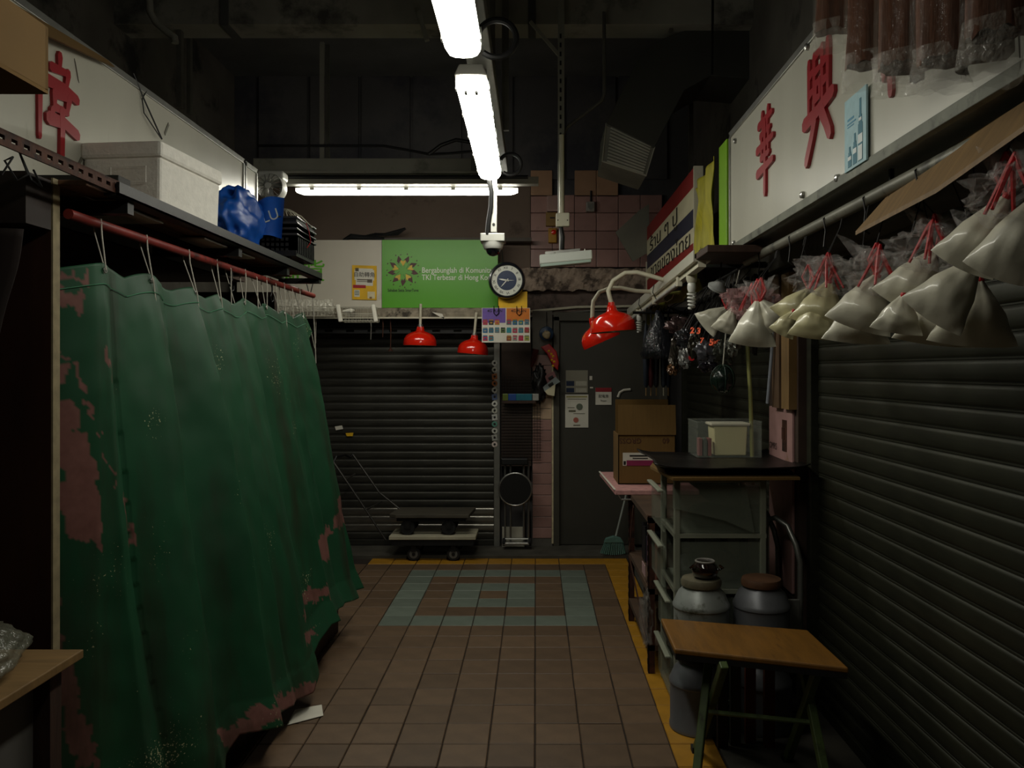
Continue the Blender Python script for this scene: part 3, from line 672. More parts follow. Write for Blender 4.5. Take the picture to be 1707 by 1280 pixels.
def bottle(cx, y0, w, h): return [(cx, y0 + h * .3, w, h * .6), (cx, y0 + h * .66, w * .7, h * .14), (cx, y0 + h * .85, w * .4, h * .3)]
pr(bottle(.75, .04, .2, .84) + bottle(.5, .04, .17, .42) + bottle(.26, .04, .16, .28), cr('2f7488'), 1)
pr([(.75, .34, .2, .12), (.75, .6, .12, .04), (.75, .15, .18, .2), (.5, .22, .16, .07), (.26, .16, .15, .05)], cr('dce4e4'), 2)
# ------------------------------------------------------------------ left hand stall
solo('stall_platform', MB().prism([(-2.6, 2.62, 0), (-1.6, 2.62, 0), (-1.5, 2.8, 0), (-1.25, 3.4, 0), (-1.22, 4.93, 0), (-2.6, 4.93, 0)], (0, 0, .3)), m_dwood, 'dark wooden stall platform behind the green curtain', 'platform')
solo('stall_partition', MB().box(-2.7, 4.95, 0, -1.62, 5.0, 2.1), m_dwood, 'dark wooden partition at the end of the curtained stall', 'partition')

RX = -1.45
t = thing('curtain_rod', (RX, 3.7, 2.06), 'long dull red pole carrying the green curtain', 'pole')
rdm = mat('dull_red_paint', '7a2620', .5, var=.25, scale=12, dirt=('2e1614', .55, 10))
part('pole', MB().tube([(RX, 2.475, 2.1), (RX, 5.2, 2.1)], .0165, 12), rdm, t, smooth=1)
part('hanging_wire', MB().tube([(RX, 5.12, 2.09), (RX - .02, 5.12, 2.17), (RX, 5.12, 2.24), (RX + .02, 5.12, 2.17), (RX, 5.12, 2.09)], .003, 6), m_dark, t)

def lean(y, z):
    k = min(1, max(0, (y - 2.4) / .9)); k = k * k * (3 - 2 * k)
    return .33 * k * min(1, max(0, (1.96 - z) / 1.75)) ** .9
TIES = [2.64, 2.95, 3.31, 3.6, 3.95, 4.26, 4.56, 4.86]
def ztop(y):
    d = min(abs(y - q) for q in TIES)
    return 1.965 - .035 * min(1, d / .16) ** 1.5 + .008 * math.sin(y * 5)
HEM = [(2.4, .0), (2.95, .0), (3.05, .1), (3.12, .19), (3.3, .15), (3.77, .09), (3.95, .13), (4.19, .28), (4.6, .27), (5.04, .24)]
def hem(y):
    for (a, p), (b, q) in zip(HEM, HEM[1:]):
        if y <= b: return p + (q - p) * max(0, (y - a) / (b - a))
    return HEM[-1][1]
def fold(y, w):
    n1 = noise.noise(V((y * 1.3, w * .9, 2.2))); ph = y / .305 * 2 * math.pi + n1 * 1.8 - w * .7
    s_ = ((ph / (2 * math.pi)) % 1); q_ = .74
    saw = s_ / q_ if s_ < q_ else 1 - (s_ - q_) / (1 - q_)
    saw = saw * .7 + .3 * saw * saw * (3 - 2 * saw)
    sharp = 2.3 * (saw - .5) * (.7 + .6 * noise.noise(V((math.floor(ph / (2 * math.pi)) * 3.7, 1.5, w * .8))))
    ph2 = y / .47 * 2 * math.pi + 1.3 + n1
    amp = .043 * (1 - .2 * w)
    return amp * (sharp * (1 - .45 * w) + w * .95 * math.sin(ph2) + .5 * w * noise.noise(V((y * 5, w * 2.5, 0))))
def curtain(u, w):
    y = 2.463 + 2.457 * u
    yb = y + .12 * w * u
    z = ztop(y) + (hem(yb) - ztop(y)) * w
    wr_ = .006 * noise.noise(V((yb * 7, z * 4, 3))) + .004 * noise.noise(V((yb * 16, z * 9, 1)))
    x = RX + .012 + lean(yb, z) + fold(yb, w) * min(1, .35 + w * 3) * min(1, .15 + (y - 2.44) * 2.4) + wr_ - .1 * max(0, 1 - (y - 2.463) / .13) ** 1.5
    if w > .93 and yb > 3.0: x += .03 * (w - .93) / .07
    return V((x if y < 2.6 else max(x, RX + .002), yb, z))
NU, NV = 420, 220
t = thing('stall_curtain', (RX, 3.7, 0), 'long green tarpaulin curtain with peeled pink patches hanging over a stall', 'curtain')
o = part('tarpaulin', MB().grid(curtain, NU, NV), None, t, smooth=2)
PATCH = [[(2.49, 1.92), (2.55, 1.92), (2.59, 1.95), (2.58, 1.9), (2.55, 1.89), (2.5, 1.9)], [(2.43, 1.89), (2.57, 1.86), (2.57, 1.85), (2.56, 1.79), (2.46, 1.84)],
 [(2.43, 1.7), (2.49, 1.66), (2.51, 1.55), (2.54, 1.46), (2.57, 1.32), (2.6, 1.19), (2.6, 1.03), (2.53, 1.11), (2.48, 1.21), (2.52, 1.29), (2.46, 1.4), (2.43, 1.46)],
 [(2.42, 1.16), (2.46, 1.09), (2.48, .99), (2.51, .7), (2.59, .33), (2.55, .34), (2.48, .62), (2.44, .91)],
 [(4.82, .91), (5.2, .87), (5.2, .64), (4.64, .69), (4.54, .55), (4.36, .54), (4.4, .68), (4.65, .7)], [(3.92, .48), (4.39, .48), (4.33, .41), (4.0, .42), (3.84, .42)],
 [(3.83, .34), (4.09, .29), (4.1, .25), (3.85, .3)], [(3.04, .22), (3.2, .26), (3.84, .12), (3.84, .03), (3.23, .2), (3.09, .15)],
 [(2.47, 1.78), (2.475, 1.78), (2.66, 1.22), (2.65, 1.22)], [(2.62, 1.7), (2.63, 1.7), (2.7, 1.5), (2.69, 1.5)], [(2.72, 1.2), (2.73, 1.2), (2.77, 1.0), (2.76, 1.0)]]
def inside(p, y, z):
    r = False
    for i in range(len(p)):
        (a, b), (c, d_) = p[i], p[i - 1]
        if (b > z) != (d_ > z) and y < (c - a) * (z - b) / (d_ - b) + a: r = not r
    return r
at_ = o.data.attributes.new('peel', 'FLOAT', 'POINT')
vals = []
for v in o.data.vertices:
    y = v.co.y + 3.7; z = v.co.z
    y += .03 * noise.noise(V((y * 20, z * 14, 5))) + .02 * noise.noise(V((y * 60, z * 25, 5))); z += .03 * noise.noise(V((y * 18, z * 16, 9))) + .03 * noise.noise(V((y * 50, z * 30, 2)))
    vals.append(1.0 if any(inside(p, y, z) for p in PATCH) else 0.0)
at_.data.foreach_set('value', vals)
m = mat('green_tarpaulin', '1d4b31', .52, var=.2, scale=3.5, stretch=(1, 1, .5), spec=.3, bump=.04, dirt=('2a4634', .48, 4, .3))
nt = m.node_tree; N, L = nt.nodes, nt.links; b = N['Principled BSDF']
src = b.inputs['Base Color'].links[0].from_socket
an = N.new('ShaderNodeAttribute'); an.attribute_name = 'peel'
pn = N.new('ShaderNodeTexNoise'); pn.inputs['Scale'].default_value = 25
tcn = N.new('ShaderNodeTexCoord'); L.new(tcn.outputs['Object'], pn.inputs['Vector'])
pr_ = N.new('ShaderNodeValToRGB'); pr_.color_ramp.elements[0].color = hexc('6a4640') + (1,); pr_.color_ramp.elements[1].color = hexc('8a6058') + (1,)
L.new(pn.outputs[0], pr_.inputs[0])
mx = N.new('ShaderNodeMix'); mx.data_type = 'RGBA'; L.new(an.outputs['Fac'], mx.inputs[0]); L.new(src, mx.inputs[6]); L.new(pr_.outputs[0], mx.inputs[7])
vo = N.new('ShaderNodeTexNoise'); vo.inputs['Scale'].default_value = 130; vo.inputs['Detail'].default_value = 2; L.new(tcn.outputs['Object'], vo.inputs['Vector'])
vb = N.new('ShaderNodeTexNoise'); vb.inputs['Scale'].default_value = 3; L.new(tcn.outputs['Object'], vb.inputs['Vector'])
mm_ = N.new('ShaderNodeMath'); mm_.operation = 'MULTIPLY'; L.new(vo.outputs[0], mm_.inputs[0]); L.new(vb.outputs[0], mm_.inputs[1])
rs = N.new('ShaderNodeValToRGB'); rs.color_ramp.elements[0].position = .445; rs.color_ramp.elements[1].position = .46; L.new(mm_.outputs[0], rs.inputs[0])
m2 = N.new('ShaderNodeMix'); m2.data_type = 'RGBA'; L.new(rs.outputs[0], m2.inputs[0]); L.new(mx.outputs[2], m2.inputs[6]); m2.inputs[7].default_value = hexc('b8b890') + (1,)
sn_ = N.new('ShaderNodeTexNoise'); sn_.inputs['Scale'].default_value = 2.2; sn_.inputs['Detail'].default_value = 7; sn_.inputs['Roughness'].default_value = .6
smp = N.new('ShaderNodeMapping'); smp.inputs['Scale'].default_value = (1, 3.2, .55); smp.inputs['Location'].default_value = (0, .7, .4); L.new(tcn.outputs['Object'], smp.inputs[0]); L.new(smp.outputs[0], sn_.inputs['Vector'])
sr_ = N.new('ShaderNodeValToRGB'); sr_.color_ramp.elements[0].position = .5; sr_.color_ramp.elements[1].position = .72; sr_.color_ramp.elements[1].color = (.75, .75, .75, 1); L.new(sn_.outputs[0], sr_.inputs[0])
m3 = N.new('ShaderNodeMix'); m3.data_type = 'RGBA'; L.new(sr_.outputs[0], m3.inputs[0]); L.new(m2.outputs[2], m3.inputs[6]); m3.inputs[7].default_value = hexc('2c2c20') + (1,)
L.new(m3.outputs[2], b.inputs['Base Color'])
o.data.materials.append(m)
o.modifiers.new('thick', 'SOLIDIFY').thickness = .003
# stitched hem line, grommets, strings, folded corner
tm = mat('light_green_thread', '4c8a68', .6, var=.1)
pts = [curtain(i / 120, .035) + V((.004, 0, 0)) for i in range(121)]
part('hem_stitching', MB().tube(pts, .0018, 4), tm, t)
for i, y in enumerate(TIES):
    u = (y - 2.463) / 2.457; p = curtain(min(.995, u), .012)
    part('grommet', MB().tube([p + V((.006, .009 * math.cos(a), .009 * math.sin(a))) for a in [k * math.pi / 5 for k in range(10)]], .0028, 6, closed=True), m_steel, t)
    part('tie_string', MB().tube([p + V((.008, 0, 0)), V((RX + .02, y - .01, 2.06)), V((RX + .012, y, 2.115)), V((RX - .017, y + .01, 2.117)), V((RX - .02, y + .015, 2.08)), p + V((-.01, .03, .0))], .0026, 5), m_string, t)
    if i in (1, 2, 3, 6):
        part('string_end', MB().tube([p + V((.01, 0, 0)), p + V((.016, .012, -.1)), p + V((.02, .035, -.2))], .0026, 5), m_string, t)
for y in (3.75, 4.1, 4.4, 4.7):
    p = curtain((y - 2.463) / 2.457, .005)
    part('tie_string', MB().tube([p, V((RX + .018, y, 2.09)), V((RX, y, 2.12)), V((RX - .018, y + .02, 2.09)), p + V((0, .05, 0))], .0022, 5), m_string, t)
p = curtain(1, 0)
part('folded_corner', MB().prism([p + V((.01, -.16, -.01)), p + V((.02, -.02, .02)), p + V((.05, .06, -.1)), p + V((.03, -.1, -.24))], (.004, 0, 0)), MATS['green_tarpaulin'], t)
part('string_end', MB().tube([p + V((.05, .05, -.1)), p + V((.06, .09, -.2))], .003, 5), m_string, t)
for y, lb in ((3.78, 'bent black wire hook on the red pole between the curtain strings'), (4.36, 'small black wire hook hanging under the end of the red pole')):
    solo('wire_hook', MB().tube([V((RX, y + a, 2.1 + c)) for a, c in ((.0, .018), (.03, .0), (.03, -.05), (.0, -.08), (.02, -.11), (.05, -.1), (.05, -.08))], .004, 6), m_dark, lb, 'hook')
solo('hanging_string', MB().tube([(-1.45, 5.19, 2.1), (-1.435, 5.19, 1.8), (-1.43, 5.19, 1.66)], .004, 5), m_string, 'pale string hanging beyond the end of the curtain', 'string')

# overhead shelf of angle iron
t = thing('angle_iron_shelf', (-1.55, 3.6, 2.16), 'black angle iron shelf of planks above the green curtain', 'shelf')
part('front_beam', MB().box(-1.335, 2.54, 2.172, -1.325, 4.95, 2.215).box(-1.375, 2.54, 2.172, -1.325, 4.95, 2.18), m_dark, t)
part('rear_beam', MB().box(-1.58, 2.4, 2.172, -1.57, 4.95, 2.215).box(-1.58, 2.4, 2.172, -1.54, 4.95, 2.18), m_dark, t)
part('rusty_beam', slotted(-1.345, -1.339, 1.2, 2.6, 2.18, 2.222, 'y', 1.25, .05, 27, .024, .006).box(-1.38, 1.2, 2.216, -1.339, 2.6, 2.222), m_rust, t)
for y in (2.62, 3.6, 4.3):
    part('cross_bar', MB().box(-1.73, y, 2.13, -1.34, y + .04, 2.172), m_dark, t)
part('end_bar', MB().box(-1.58, 4.9, 2.15, -1.33, 4.945, 2.18), m_dark, t)
pm = mat('shelf_plank', '6a4a34', .75, var=.25, scale=5, stretch=(8, 1, 1))
for i, (x0, x1) in enumerate(((-1.735, -1.6), (-1.565, -1.48), (-1.47, -1.38))):
    part('plank', MB().box(x0, 2.45, 2.182, x1, (4.35, 4.85, 4.75)[i], 2.2), pm, t, bevel=.003)
part('white_board', MB().box(-1.62, 2.7, 2.165, -1.4, 3.0, 2.172), m_white, t); part('white_board', MB().box(-1.5, 3.35, 2.165, -1.39, 3.95, 2.172), m_white, t)
solo('timber_offcut', MB().box(-1.78, 2.6, 2.2, -1.36, 2.68, 2.252), mat('black_timber', '23211e', .7, var=.3), 'dark timber offcut lying across the shelf near the foam box', 'timber', bevel=.003)

for y, lb in ((4.55, 'nearer the blue bag'), (4.8, 'at the shelf end')): solo('bearer_bar', MB().box(-1.74, y, 2.215, -1.405, y + .04, 2.262), m_dark, 'dark bearer bar under the black crates ' + lb, 'bar')
# foam box
t = thing('foam_box', (-1.57, 3.27, 2.2), 'white styrofoam box standing on the overhead shelf', 'box')
mb = MB().obox((-1.565, 3.29, 2.315), (.15, -.015, 0), (.02, .23, 0), (0, 0, .115), tx=1.04, ty=1.03)
part('body', mb, m_foam, t, bevel=.012)
part('lid', MB().obox((-1.565, 3.29, 2.458), (.165, -.0165, 0), (.022, .245, 0), (0, 0, .032)), m_foam, t, bevel=.014)
part('embossed_mark', glyph('ST11', .045, (-1.55, 3.037, 2.36), (1, -.1, 0), UP, .004), m_foam, t)
part('embossed_mark', MB().tube([(-1.62, 3.042, 2.33), (-1.48, 3.03, 2.33), (-1.48, 3.03, 2.39), (-1.62, 3.042, 2.39)], .002, 5, closed=True), m_foam, t)

# stacked crates, blue bag, fan and sieve
crm = mat('black_crate', '141416', .45, var=.15)
cr0 = None
for i in range(4):
    z = 2.262 + i * .032
    lb = 'black plastic crate, lowest of the stack on the shelf end' if i == 0 else 'black plastic crate nested %s in the stack on the shelf end' % ('second from the bottom', 'third from the bottom', 'on top')[i - 1]
    t = thing('plastic_crate', (-1.55, 4.7, z), lb, 'crate', 'stacked black crates')
    if i in (0, 3) or True:
        c = V((-1.555, 4.7, z))
        mb = MB().box(-1.74, 4.53, z, -1.37, 4.88, z + .01)
        for a, b_ in (((-.195, -.18), (.195, -.18)), ((.195, -.18), (.195, .18)), ((.195, .18), (-.195, .18)), ((-.195, .18), (-.195, -.18))):
            p0, p1 = c + V((a[0], a[1], 0)), c + V((b_[0], b_[1], 0))
            mb.bar(p0 + V((0, 0, .06)), p1 + V((0, 0, .06)), .008, .12)
        part('wall', mb, crm, t)
        part('rim', MB().tube([c + V((x, y, .122)) for x, y in ((-.205, -.19), (.205, -.19), (.205, .19), (-.205, .19))], .007, 6, closed=True), mat('crate_rim', '3a3a3c', .35, var=.1), t)
        if i == 0:
            for k in range(10): part('rib', MB().box(c.x + .199, c.y - .16 + k * .035, z + .02, c.x + .205, c.y - .15 + k * .035, z + .11), crm, t)
            for k in range(12):
                for j in range(3): part('hole', MB().obox((c.x - .15 + k * .027, c.y - .185, z + .035 + j * .03), (.008, 0, 0), (0, .001, 0), (0, 0, .009)), m_rubber, t)
solo('red_string', MB().tube([(-1.342, 4.66, 2.475), (-1.33, 4.68, 2.43), (-1.325, 4.7, 2.37), (-1.335, 4.66, 2.33)], .003, 5), m_red, 'thin red string dangling from the crate stack', 'string')
def bag_surf(u, w):
    a = u * 2 * math.pi; f = w * math.pi
    p = V((math.cos(a) * math.sin(f), math.sin(a) * math.sin(f), math.cos(f)))
    r1 = 1 - abs(noise.noise(p * 1.9 + V((4, 2, 1)))) * 2
    k = .95 + .22 * r1 + .1 * noise.noise(p * 4.5)
    y = 4.36 + p.y * .27 * k; k2 = min(1, max(0, (y - 4.44) / .06))
    return V((-1.625 + p.x * .105 * k, y, max(2.2 + k2 * .29, 2.42 + p.z * .17 * k)))
t = thing('blue_bag', (-1.57, 4.24, 2.2), 'crumpled blue bag with white lettering between foam box and crates', 'bag')
part('fabric', MB().grid(bag_surf, 90, 60), m_blue, t, smooth=2)
part('flap', MB().grid(lambda u, w: V((-1.66 + .235 * u, 4.47 + .012 * math.sin(u * 9) + .05 * w, 2.36 + .2 * w + .04 * u * w - .012 * math.sin(u * 7))), 20, 16), m_blue, t, smooth=2)
part('lettering', glyph('LU', .085, (-1.482, 4.455, 2.475), (.95, -.1, .3), (-.3, 0, .95), .0), m_text_w, t); part('lettering', glyph('ED', .075, (-1.63, 4.455, 2.42), (.95, -.1, .3), (-.3, 0, .95), .0), m_text_w, t)
t = thing('wall_fan', at(451, 330, 5.25), 'small white cabin fan beyond the end of the white sign', 'fan')
fc = at(451, 312, 5.25); fw = mat('fan_white', 'c4c4bc', .45, var=.04)
part('housing', MB().lathe([(.085, -.02), (.092, .0), (.092, .06), (.08, .09), (.03, .1)], fc, 28, (0, 1, 0), cap=False), fw, t, smooth=1)
part('base', MB().box(fc.x - .09, 5.24, fc.z + .05, fc.x + .085, 5.36, fc.z + .11), fw, t, bevel=.015)
for i in range(16):
    a = i * math.pi / 8; part('guard_wire', MB().tube([fc + V((0, -.05, 0)), fc + V((math.cos(a) * .05, -.045, math.sin(a) * .05)), fc + V((math.cos(a) * .085, -.015, math.sin(a) * .085))], .0022, 5), m_steel, t)
for i in range(3):
    a = i * 2.094; part('blade', MB().prism([fc + V((0, .02, 0)), fc + V((math.cos(a) * .07, .01, math.sin(a) * .07)), fc + V((math.cos(a + .8) * .07, .035, math.sin(a + .8) * .07))], (0, .003, 0)), m_greyp, t)
part('hub', MB().lathe([(.02, -.055), (.02, 0)], fc, 14, (0, 1, 0)), fw, t, smooth=1)
part('neck', MB().tube([fc + V((0, .03, -.06)), fc + V((0, .03, -.14)), (fc.x, 5.28, 2.45)], .02, 10), fw, t, smooth=1)
solo('fan_arm', MB().tube([(fc.x, 5.28, 2.46), (fc.x, 5.15, 2.4), (fc.x, 4.98, 2.4)], .02, 8), fw, 'white bracket arm under the small cabin fan', 'bracket', smooth=1)
t = thing('wire_sieve', (-1.5, 4.75, 2.48), 'wire sieve basket lying on top of the black crates', 'sieve')
sc = V((-1.5, 4.74, 2.484))
for i in range(12):
    a = i * math.pi / 12
    part('wire', MB().tube([sc + V((math.cos(a) * .11 * math.cos(b2), math.sin(a) * .11 * math.cos(b2), .09 * math.sin(b2))) for b2 in [k * math.pi / 8 for k in range(9)]], .002, 4), m_ivory, t)
part('rim', MB().tube([sc + V((math.cos(a) * .11, math.sin(a) * .11, 0)) for a in [k * math.pi / 12 for k in range(24)]], .004, 6, closed=True), m_ivory, t)
part('handle', MB().tube([sc + V((.0, 0, .09)), sc + V((.1, .02, .05)), sc + V((.16, .05, -.015))], .004, 6), m_ivory, t)

# partition board, near boxes, counter on the left
t = thing('partition_board', (-1.75, 2.44, .0), 'tall dark brown partition board with a pale raw edge', 'board')
part('board', MB().box(-2.2, 2.425, .4, -1.473, 2.46, 2.2), mat('brown_panel', '34190d', .6, var=.25, scale=3, stretch=(6, 6, 1)), t)
part('raw_edge', MB().box(-1.473, 2.425, .4, -1.467, 2.46, 2.2), mat('raw_edge', '8c8062', .8, var=.2, scale=25), t)
part('leg', MB().box(-1.5, 2.43, 0, -1.46, 2.458, .4), m_dwood, t)
solo('timber_rail', MB().box(-2.2, 2.3, 2.04, -1.47, 2.42, 2.19), mat('rail_brown', '22150f', .7, var=.3), 'short dark rail across the top of the partition board', 'rail')
def coat(u, w):
    y = 2.3 + .02 * math.sin(u * 12 + w * 2); x = -2.25 + (.78 - .28 * w) * u + .01 * noise.noise(V((u * 6, w * 6, 0)))
    return V((x, y + .03 * noise.noise(V((u * 3, w * 3, 1))), 2.02 - 1.12 * w - .06 * u * w))
o = solo('dark_cloth', MB().grid(coat, 40, 50), mat('black_brown_cloth', '1a100c', .9, var=.3), 'dark brown cloth hung in front of the partition board', 'cloth', smooth=2)
o.modifiers.new('thick', 'SOLIDIFY').thickness = .006
solo('black_bag', MB().grid(lambda u, w: V((-1.66 + .16 * math.cos(u * 6.283) * math.sin(w * 3.14159) * (1 + .3 * noise.noise(V((u * 4, w * 4, 3)))), 2.14 + .07 * math.sin(u * 6.283) * math.sin(w * 3.14159), 1.37 + .16 * math.cos(w * 3.14159) * (1 + .2 * noise.noise(V((u * 3, w * 5, 7)))))), 40, 24), mat('black_plastic_bag', '0e0e10', .3, var=.2, bump=.3), 'black plastic bag hanging in front of the dark cloth', 'bag', smooth=2)
solo('pale_cord', MB().tube([(-1.66, 2.2, 2.18), (-1.66, 2.2, 1.7)], .003, 5), m_string, 'thin pale cord hanging over the dark cloth', 'cord')
t = thing('cardboard_box', (-1.35, 1.45, 2.2), 'open cardboard box at the end of the shelf over the counter', 'box')
part('side', MB().box(-1.07, .8, 2.222, -1.06, 1.735, 2.36), m_card, t)
part('end', MB().box(-1.7, 1.725, 2.222, -1.06, 1.735, 2.36), m_card, t); part('end', MB().box(-1.7, .8, 2.222, -1.06, .81, 2.36), m_card, t)
part('side', MB().box(-1.7, .8, 2.222, -1.69, 1.735, 2.36), m_card2, t)
part('bottom', MB().box(-1.7, .8, 2.215, -1.06, 1.735, 2.224), m_card2, t)
part('flap', MB().prism([(-1.066, .8, 2.358), (-1.066, 1.735, 2.358), (-1.3, 1.72, 2.43), (-1.3, .82, 2.43)], (0, 0, .005)), m_card2, t)
solo('cardboard_strip', MB().prism([atx(-70, -10, -1.62), atx(192, 112, -1.7), atx(180, 100, -1.715), atx(-70, -50, -1.715)], (-.012, 0, .0)), m_card2, 'long cardboard strip leaning against the white sign', 'cardboard')
solo('dark_sack', MB().grid(lambda u, w: V((-1.42 + .09 * math.cos(u * 6.283) * math.sin(w * 3.1416), 1.75 + .24 * math.sin(u * 6.283) * math.sin(w * 3.1416), 2.105 + .075 * math.cos(w * 3.1416) * (1 + .3 * noise.noise(V((u * 5, w * 3, 0)))))), 30, 16), mat('sack', '1c1712', .9), 'dark rolled sack slung under the rusty slotted beam', 'sack', smooth=2)
solo('tangled_wire', MB().tube([V((-1.36 + .02 * math.sin(i * 2.1), 1.85 + .02 * i, 2.2 - .09 * abs(math.sin(i * .9)))) for i in range(18)], .003, 5), m_dark, 'tangled black wire hanging from the rusty slotted beam', 'wire')
t = thing('counter_table', (-1.7, 1.6, 0), 'wooden counter with a grey front under the plastic bag', 'counter')
part('top', MB().box(-2.2, .9, .822, -1.246, 2.2, .846), m_wood, t, bevel=.003)
part('front', MB().box(-1.34, .95, .1, -1.32, 2.15, .8), mat('grey_front', '5a5854', .7, var=.1), t)
for x, y in ((-1.3, 2.12), (-2.1, 2.12), (-1.3, 1.0), (-2.1, 1.0)): part('leg', MB().box(x - .025, y - .025, 0, x + .025, y + .025, .822), m_dwood, t)
part('side_panel', MB().box(-2.1, 2.13, .1, -1.34, 2.15, .8), m_dwood, t)
def blob(cx, cy, cz, rx, ry, rz, s, amp, flat=None):
    def fn(u, w):
        a = u * 2 * math.pi; f = w * math.pi; p = V((math.cos(a) * math.sin(f), math.sin(a) * math.sin(f), math.cos(f)))
        k = 1 + amp * noise.noise(p * 2 + V((s, s, 0))) + amp * .7 * noise.noise(p * 5 + V((0, s, s))) + amp * .4 * noise.noise(p * 11 + V((s, 0, s)))
        z = cz + p.z * rz * k
        return V((cx + p.x * rx * k, cy + p.y * ry * k, max(z, flat) if flat is not None else z))
    return fn
t = thing('plastic_bag', (-1.42, 1.95, .846), 'crumpled clear plastic bag of wares lying on the counter', 'bag')
part('film', MB().grid(blob(-1.44, 1.88, .895, .15, .3, .075, 3, .1, .847), 60, 40), plastic('counter_film', '8c8c7c', .4, .2, .8, 25), t, smooth=2)
part('contents', MB().grid(blob(-1.46, 1.84, .88, .11, .24, .06, 5, .2, .848), 30, 20), mat('pale_wares', '8a8678', .7, var=.3, scale=20), t, smooth=2)

# ------------------------------------------------------------------ the back: clock, red lamps, ledge, baskets
t = thing('wall_clock', at(845, 468, 6.68) + V((0, 0, -.15)), 'round black wall clock with a navy centre and roman numerals', 'clock')
cc = at(845, 468, 6.68); FY = (0, -1, 0); tilt = V((.0, 0, 0))
part('rim', MB().lathe([(.13, .0), (.152, .005), (.155, .025), (.148, .045), (.135, .05), (.128, .04)], cc, 48, FY, cap=False), mat('clock_black', '10131a', .25, var=.1, coat=.5), t, smooth=1)
part('case', MB().lathe([(.13, 0), (.13, .02)], cc, 32, FY), m_dark, t)
part('dial', MB().lathe([(.13, .02), (.13, .03)], cc, 48, FY), mat('clock_dial', 'd6d8cc', .5, var=.03), t)
part('dial_centre', MB().lathe([(.082, .02), (.082, .032)], cc, 48, FY), mat('clock_navy', '10284c', .4, var=.05), t)
for i, s in enumerate(['XII', 'I', 'II', 'III', 'IV', 'V', 'VI', 'VII', 'VIII', 'IX', 'X', 'XI']):
    a = i * math.pi / 6 - .1; u = V((math.sin(a), 0, math.cos(a))); r = V((math.cos(a), 0, -math.sin(a)))
    part('numeral', glyph(s, .03, cc + u * .105 + V((0, -.032, 0)), r, u, 0, .01), m_text_k, t)
hw = mat('clock_hands', 'e8e8e0', .4)
def hand(a, l, w, nm):
    u = V((math.sin(a), 0, math.cos(a))); r = V((math.cos(a), 0, -math.sin(a))); q = cc + V((0, -.036, 0))
    part(nm, MB().prism([q - u * .018 - r * w, q + u * l * .6 - r * w, q + u * l, q + u * l * .6 + r * w, q - u * .018 + r * w], (0, -.002, 0)), hw, t)
hand(-1.4, .07, .006, 'hour_hand'); hand(-2.42, .078, .0035, 'minute_hand'); hand(1.58, .065, .002, 'second_hand')
part('hanger', MB().tube([cc + V((-.03, -.0, .145)), cc + V((-.045, .1, .27))], .004, 6), m_dark, t)
solo('clock_bracket', MB().box(cc.x - .0, 6.69, cc.z - .13, cc.x + .05, 7.0, cc.z - .09), m_dark, 'dark bracket holding the wall clock off the green banner', 'bracket')

def red_lamp(px, py, Y, w, tilt, label, pole=True):
    c = at(px, py, Y); r = w / 2; ax = V((math.sin(tilt), 0, math.cos(tilt)))
    t = thing('red_lamp', c, label, 'lamp', 'red enamel lamps')
    pr2 = [(r, 0), (r * 1.01, .012), (r * 1.0, .035), (r * .95, .062), (r * .83, .087), (r * .64, .106), (r * .42, .118), (r * .27, .126), (r * .22, .14), (r * .19, .158), (r * .17, .16)]
    inn = [(r * .17, .15), (r * .24, .118), (r * .62, .1), (r * .81, .082), (r * .94, .058), (r * .985, .0)]
    part('shade', MB().lathe(pr2, c, 40, ax, cap=False), m_redl, t, smooth=50)
    part('inner_shade', MB().lathe(inn, c, 32, ax, cap=False), mat('lamp_inside', 'b0aca0', .5), t, smooth=2)
    part('bulb', MB().lathe([(.001, -.005), (.022, .005), (.028, .025), (.02, .05), (.014, .075), (.014, .1)], c, 16, ax), m_glass, t, smooth=2)
    for k in range(4):
        a = k * math.pi / 2 + .4
        part('cage_rib', MB().bar(c + ax * .108 + V((math.cos(a) * r * .26, math.sin(a) * r * .26, 0)), c + ax * .165 + V((math.cos(a) * r * .16, math.sin(a) * r * .16, 0)), .012, .008), m_redl, t)
    part('socket', MB().lathe([(.02, .12), (.024, .155), (.02, .185)], c, 14, ax), m_alu if pole else m_redl, t, smooth=1)
    if pole:
        part('pole', MB().tube([c + ax * .17, c + ax * .36], .012, 10), m_ivory, t, smooth=1)
    return t, c
red_lamp(700, 576, 6.895, .285, .02, 'red enamel lamp hanging upright below the green banner')
red_lamp(788, 590, 6.895, .268, .09, 'red enamel lamp hanging tilted beside the price poster')
t, c = red_lamp(1023, 553, 4.98, .285, -.08, 'red enamel lamp on the shorter curved conduit beside the bulb tray', False)
part('arm', MB().tube([c + V((-.005, 0, .16)), at(1019, 505, 4.98), at(1014, 485, 4.98), at(1022, 468, 4.98), at(1042, 455, 4.98), at(1062, 454, 4.96), at(1085, 460, 4.94), at(1108, 467, 4.92), at(1122, 467, 4.9)], .0145, 10), m_ivory, t, smooth=1)
t, c = red_lamp(1004, 570, 5.52, .275, -.42, 'red enamel lamp on the longer curved conduit, behind the other one', False)
part('arm', MB().tube([c + V((-.07, 0, .15)), at(988, 512, 5.52), at(989, 502, 5.52), at(999, 487, 5.52), at(1018, 480, 5.52), at(1035, 480, 5.5), at(1060, 485, 5.48), at(1098, 487, 5.46)], .0145, 10), m_ivory, t, smooth=1)

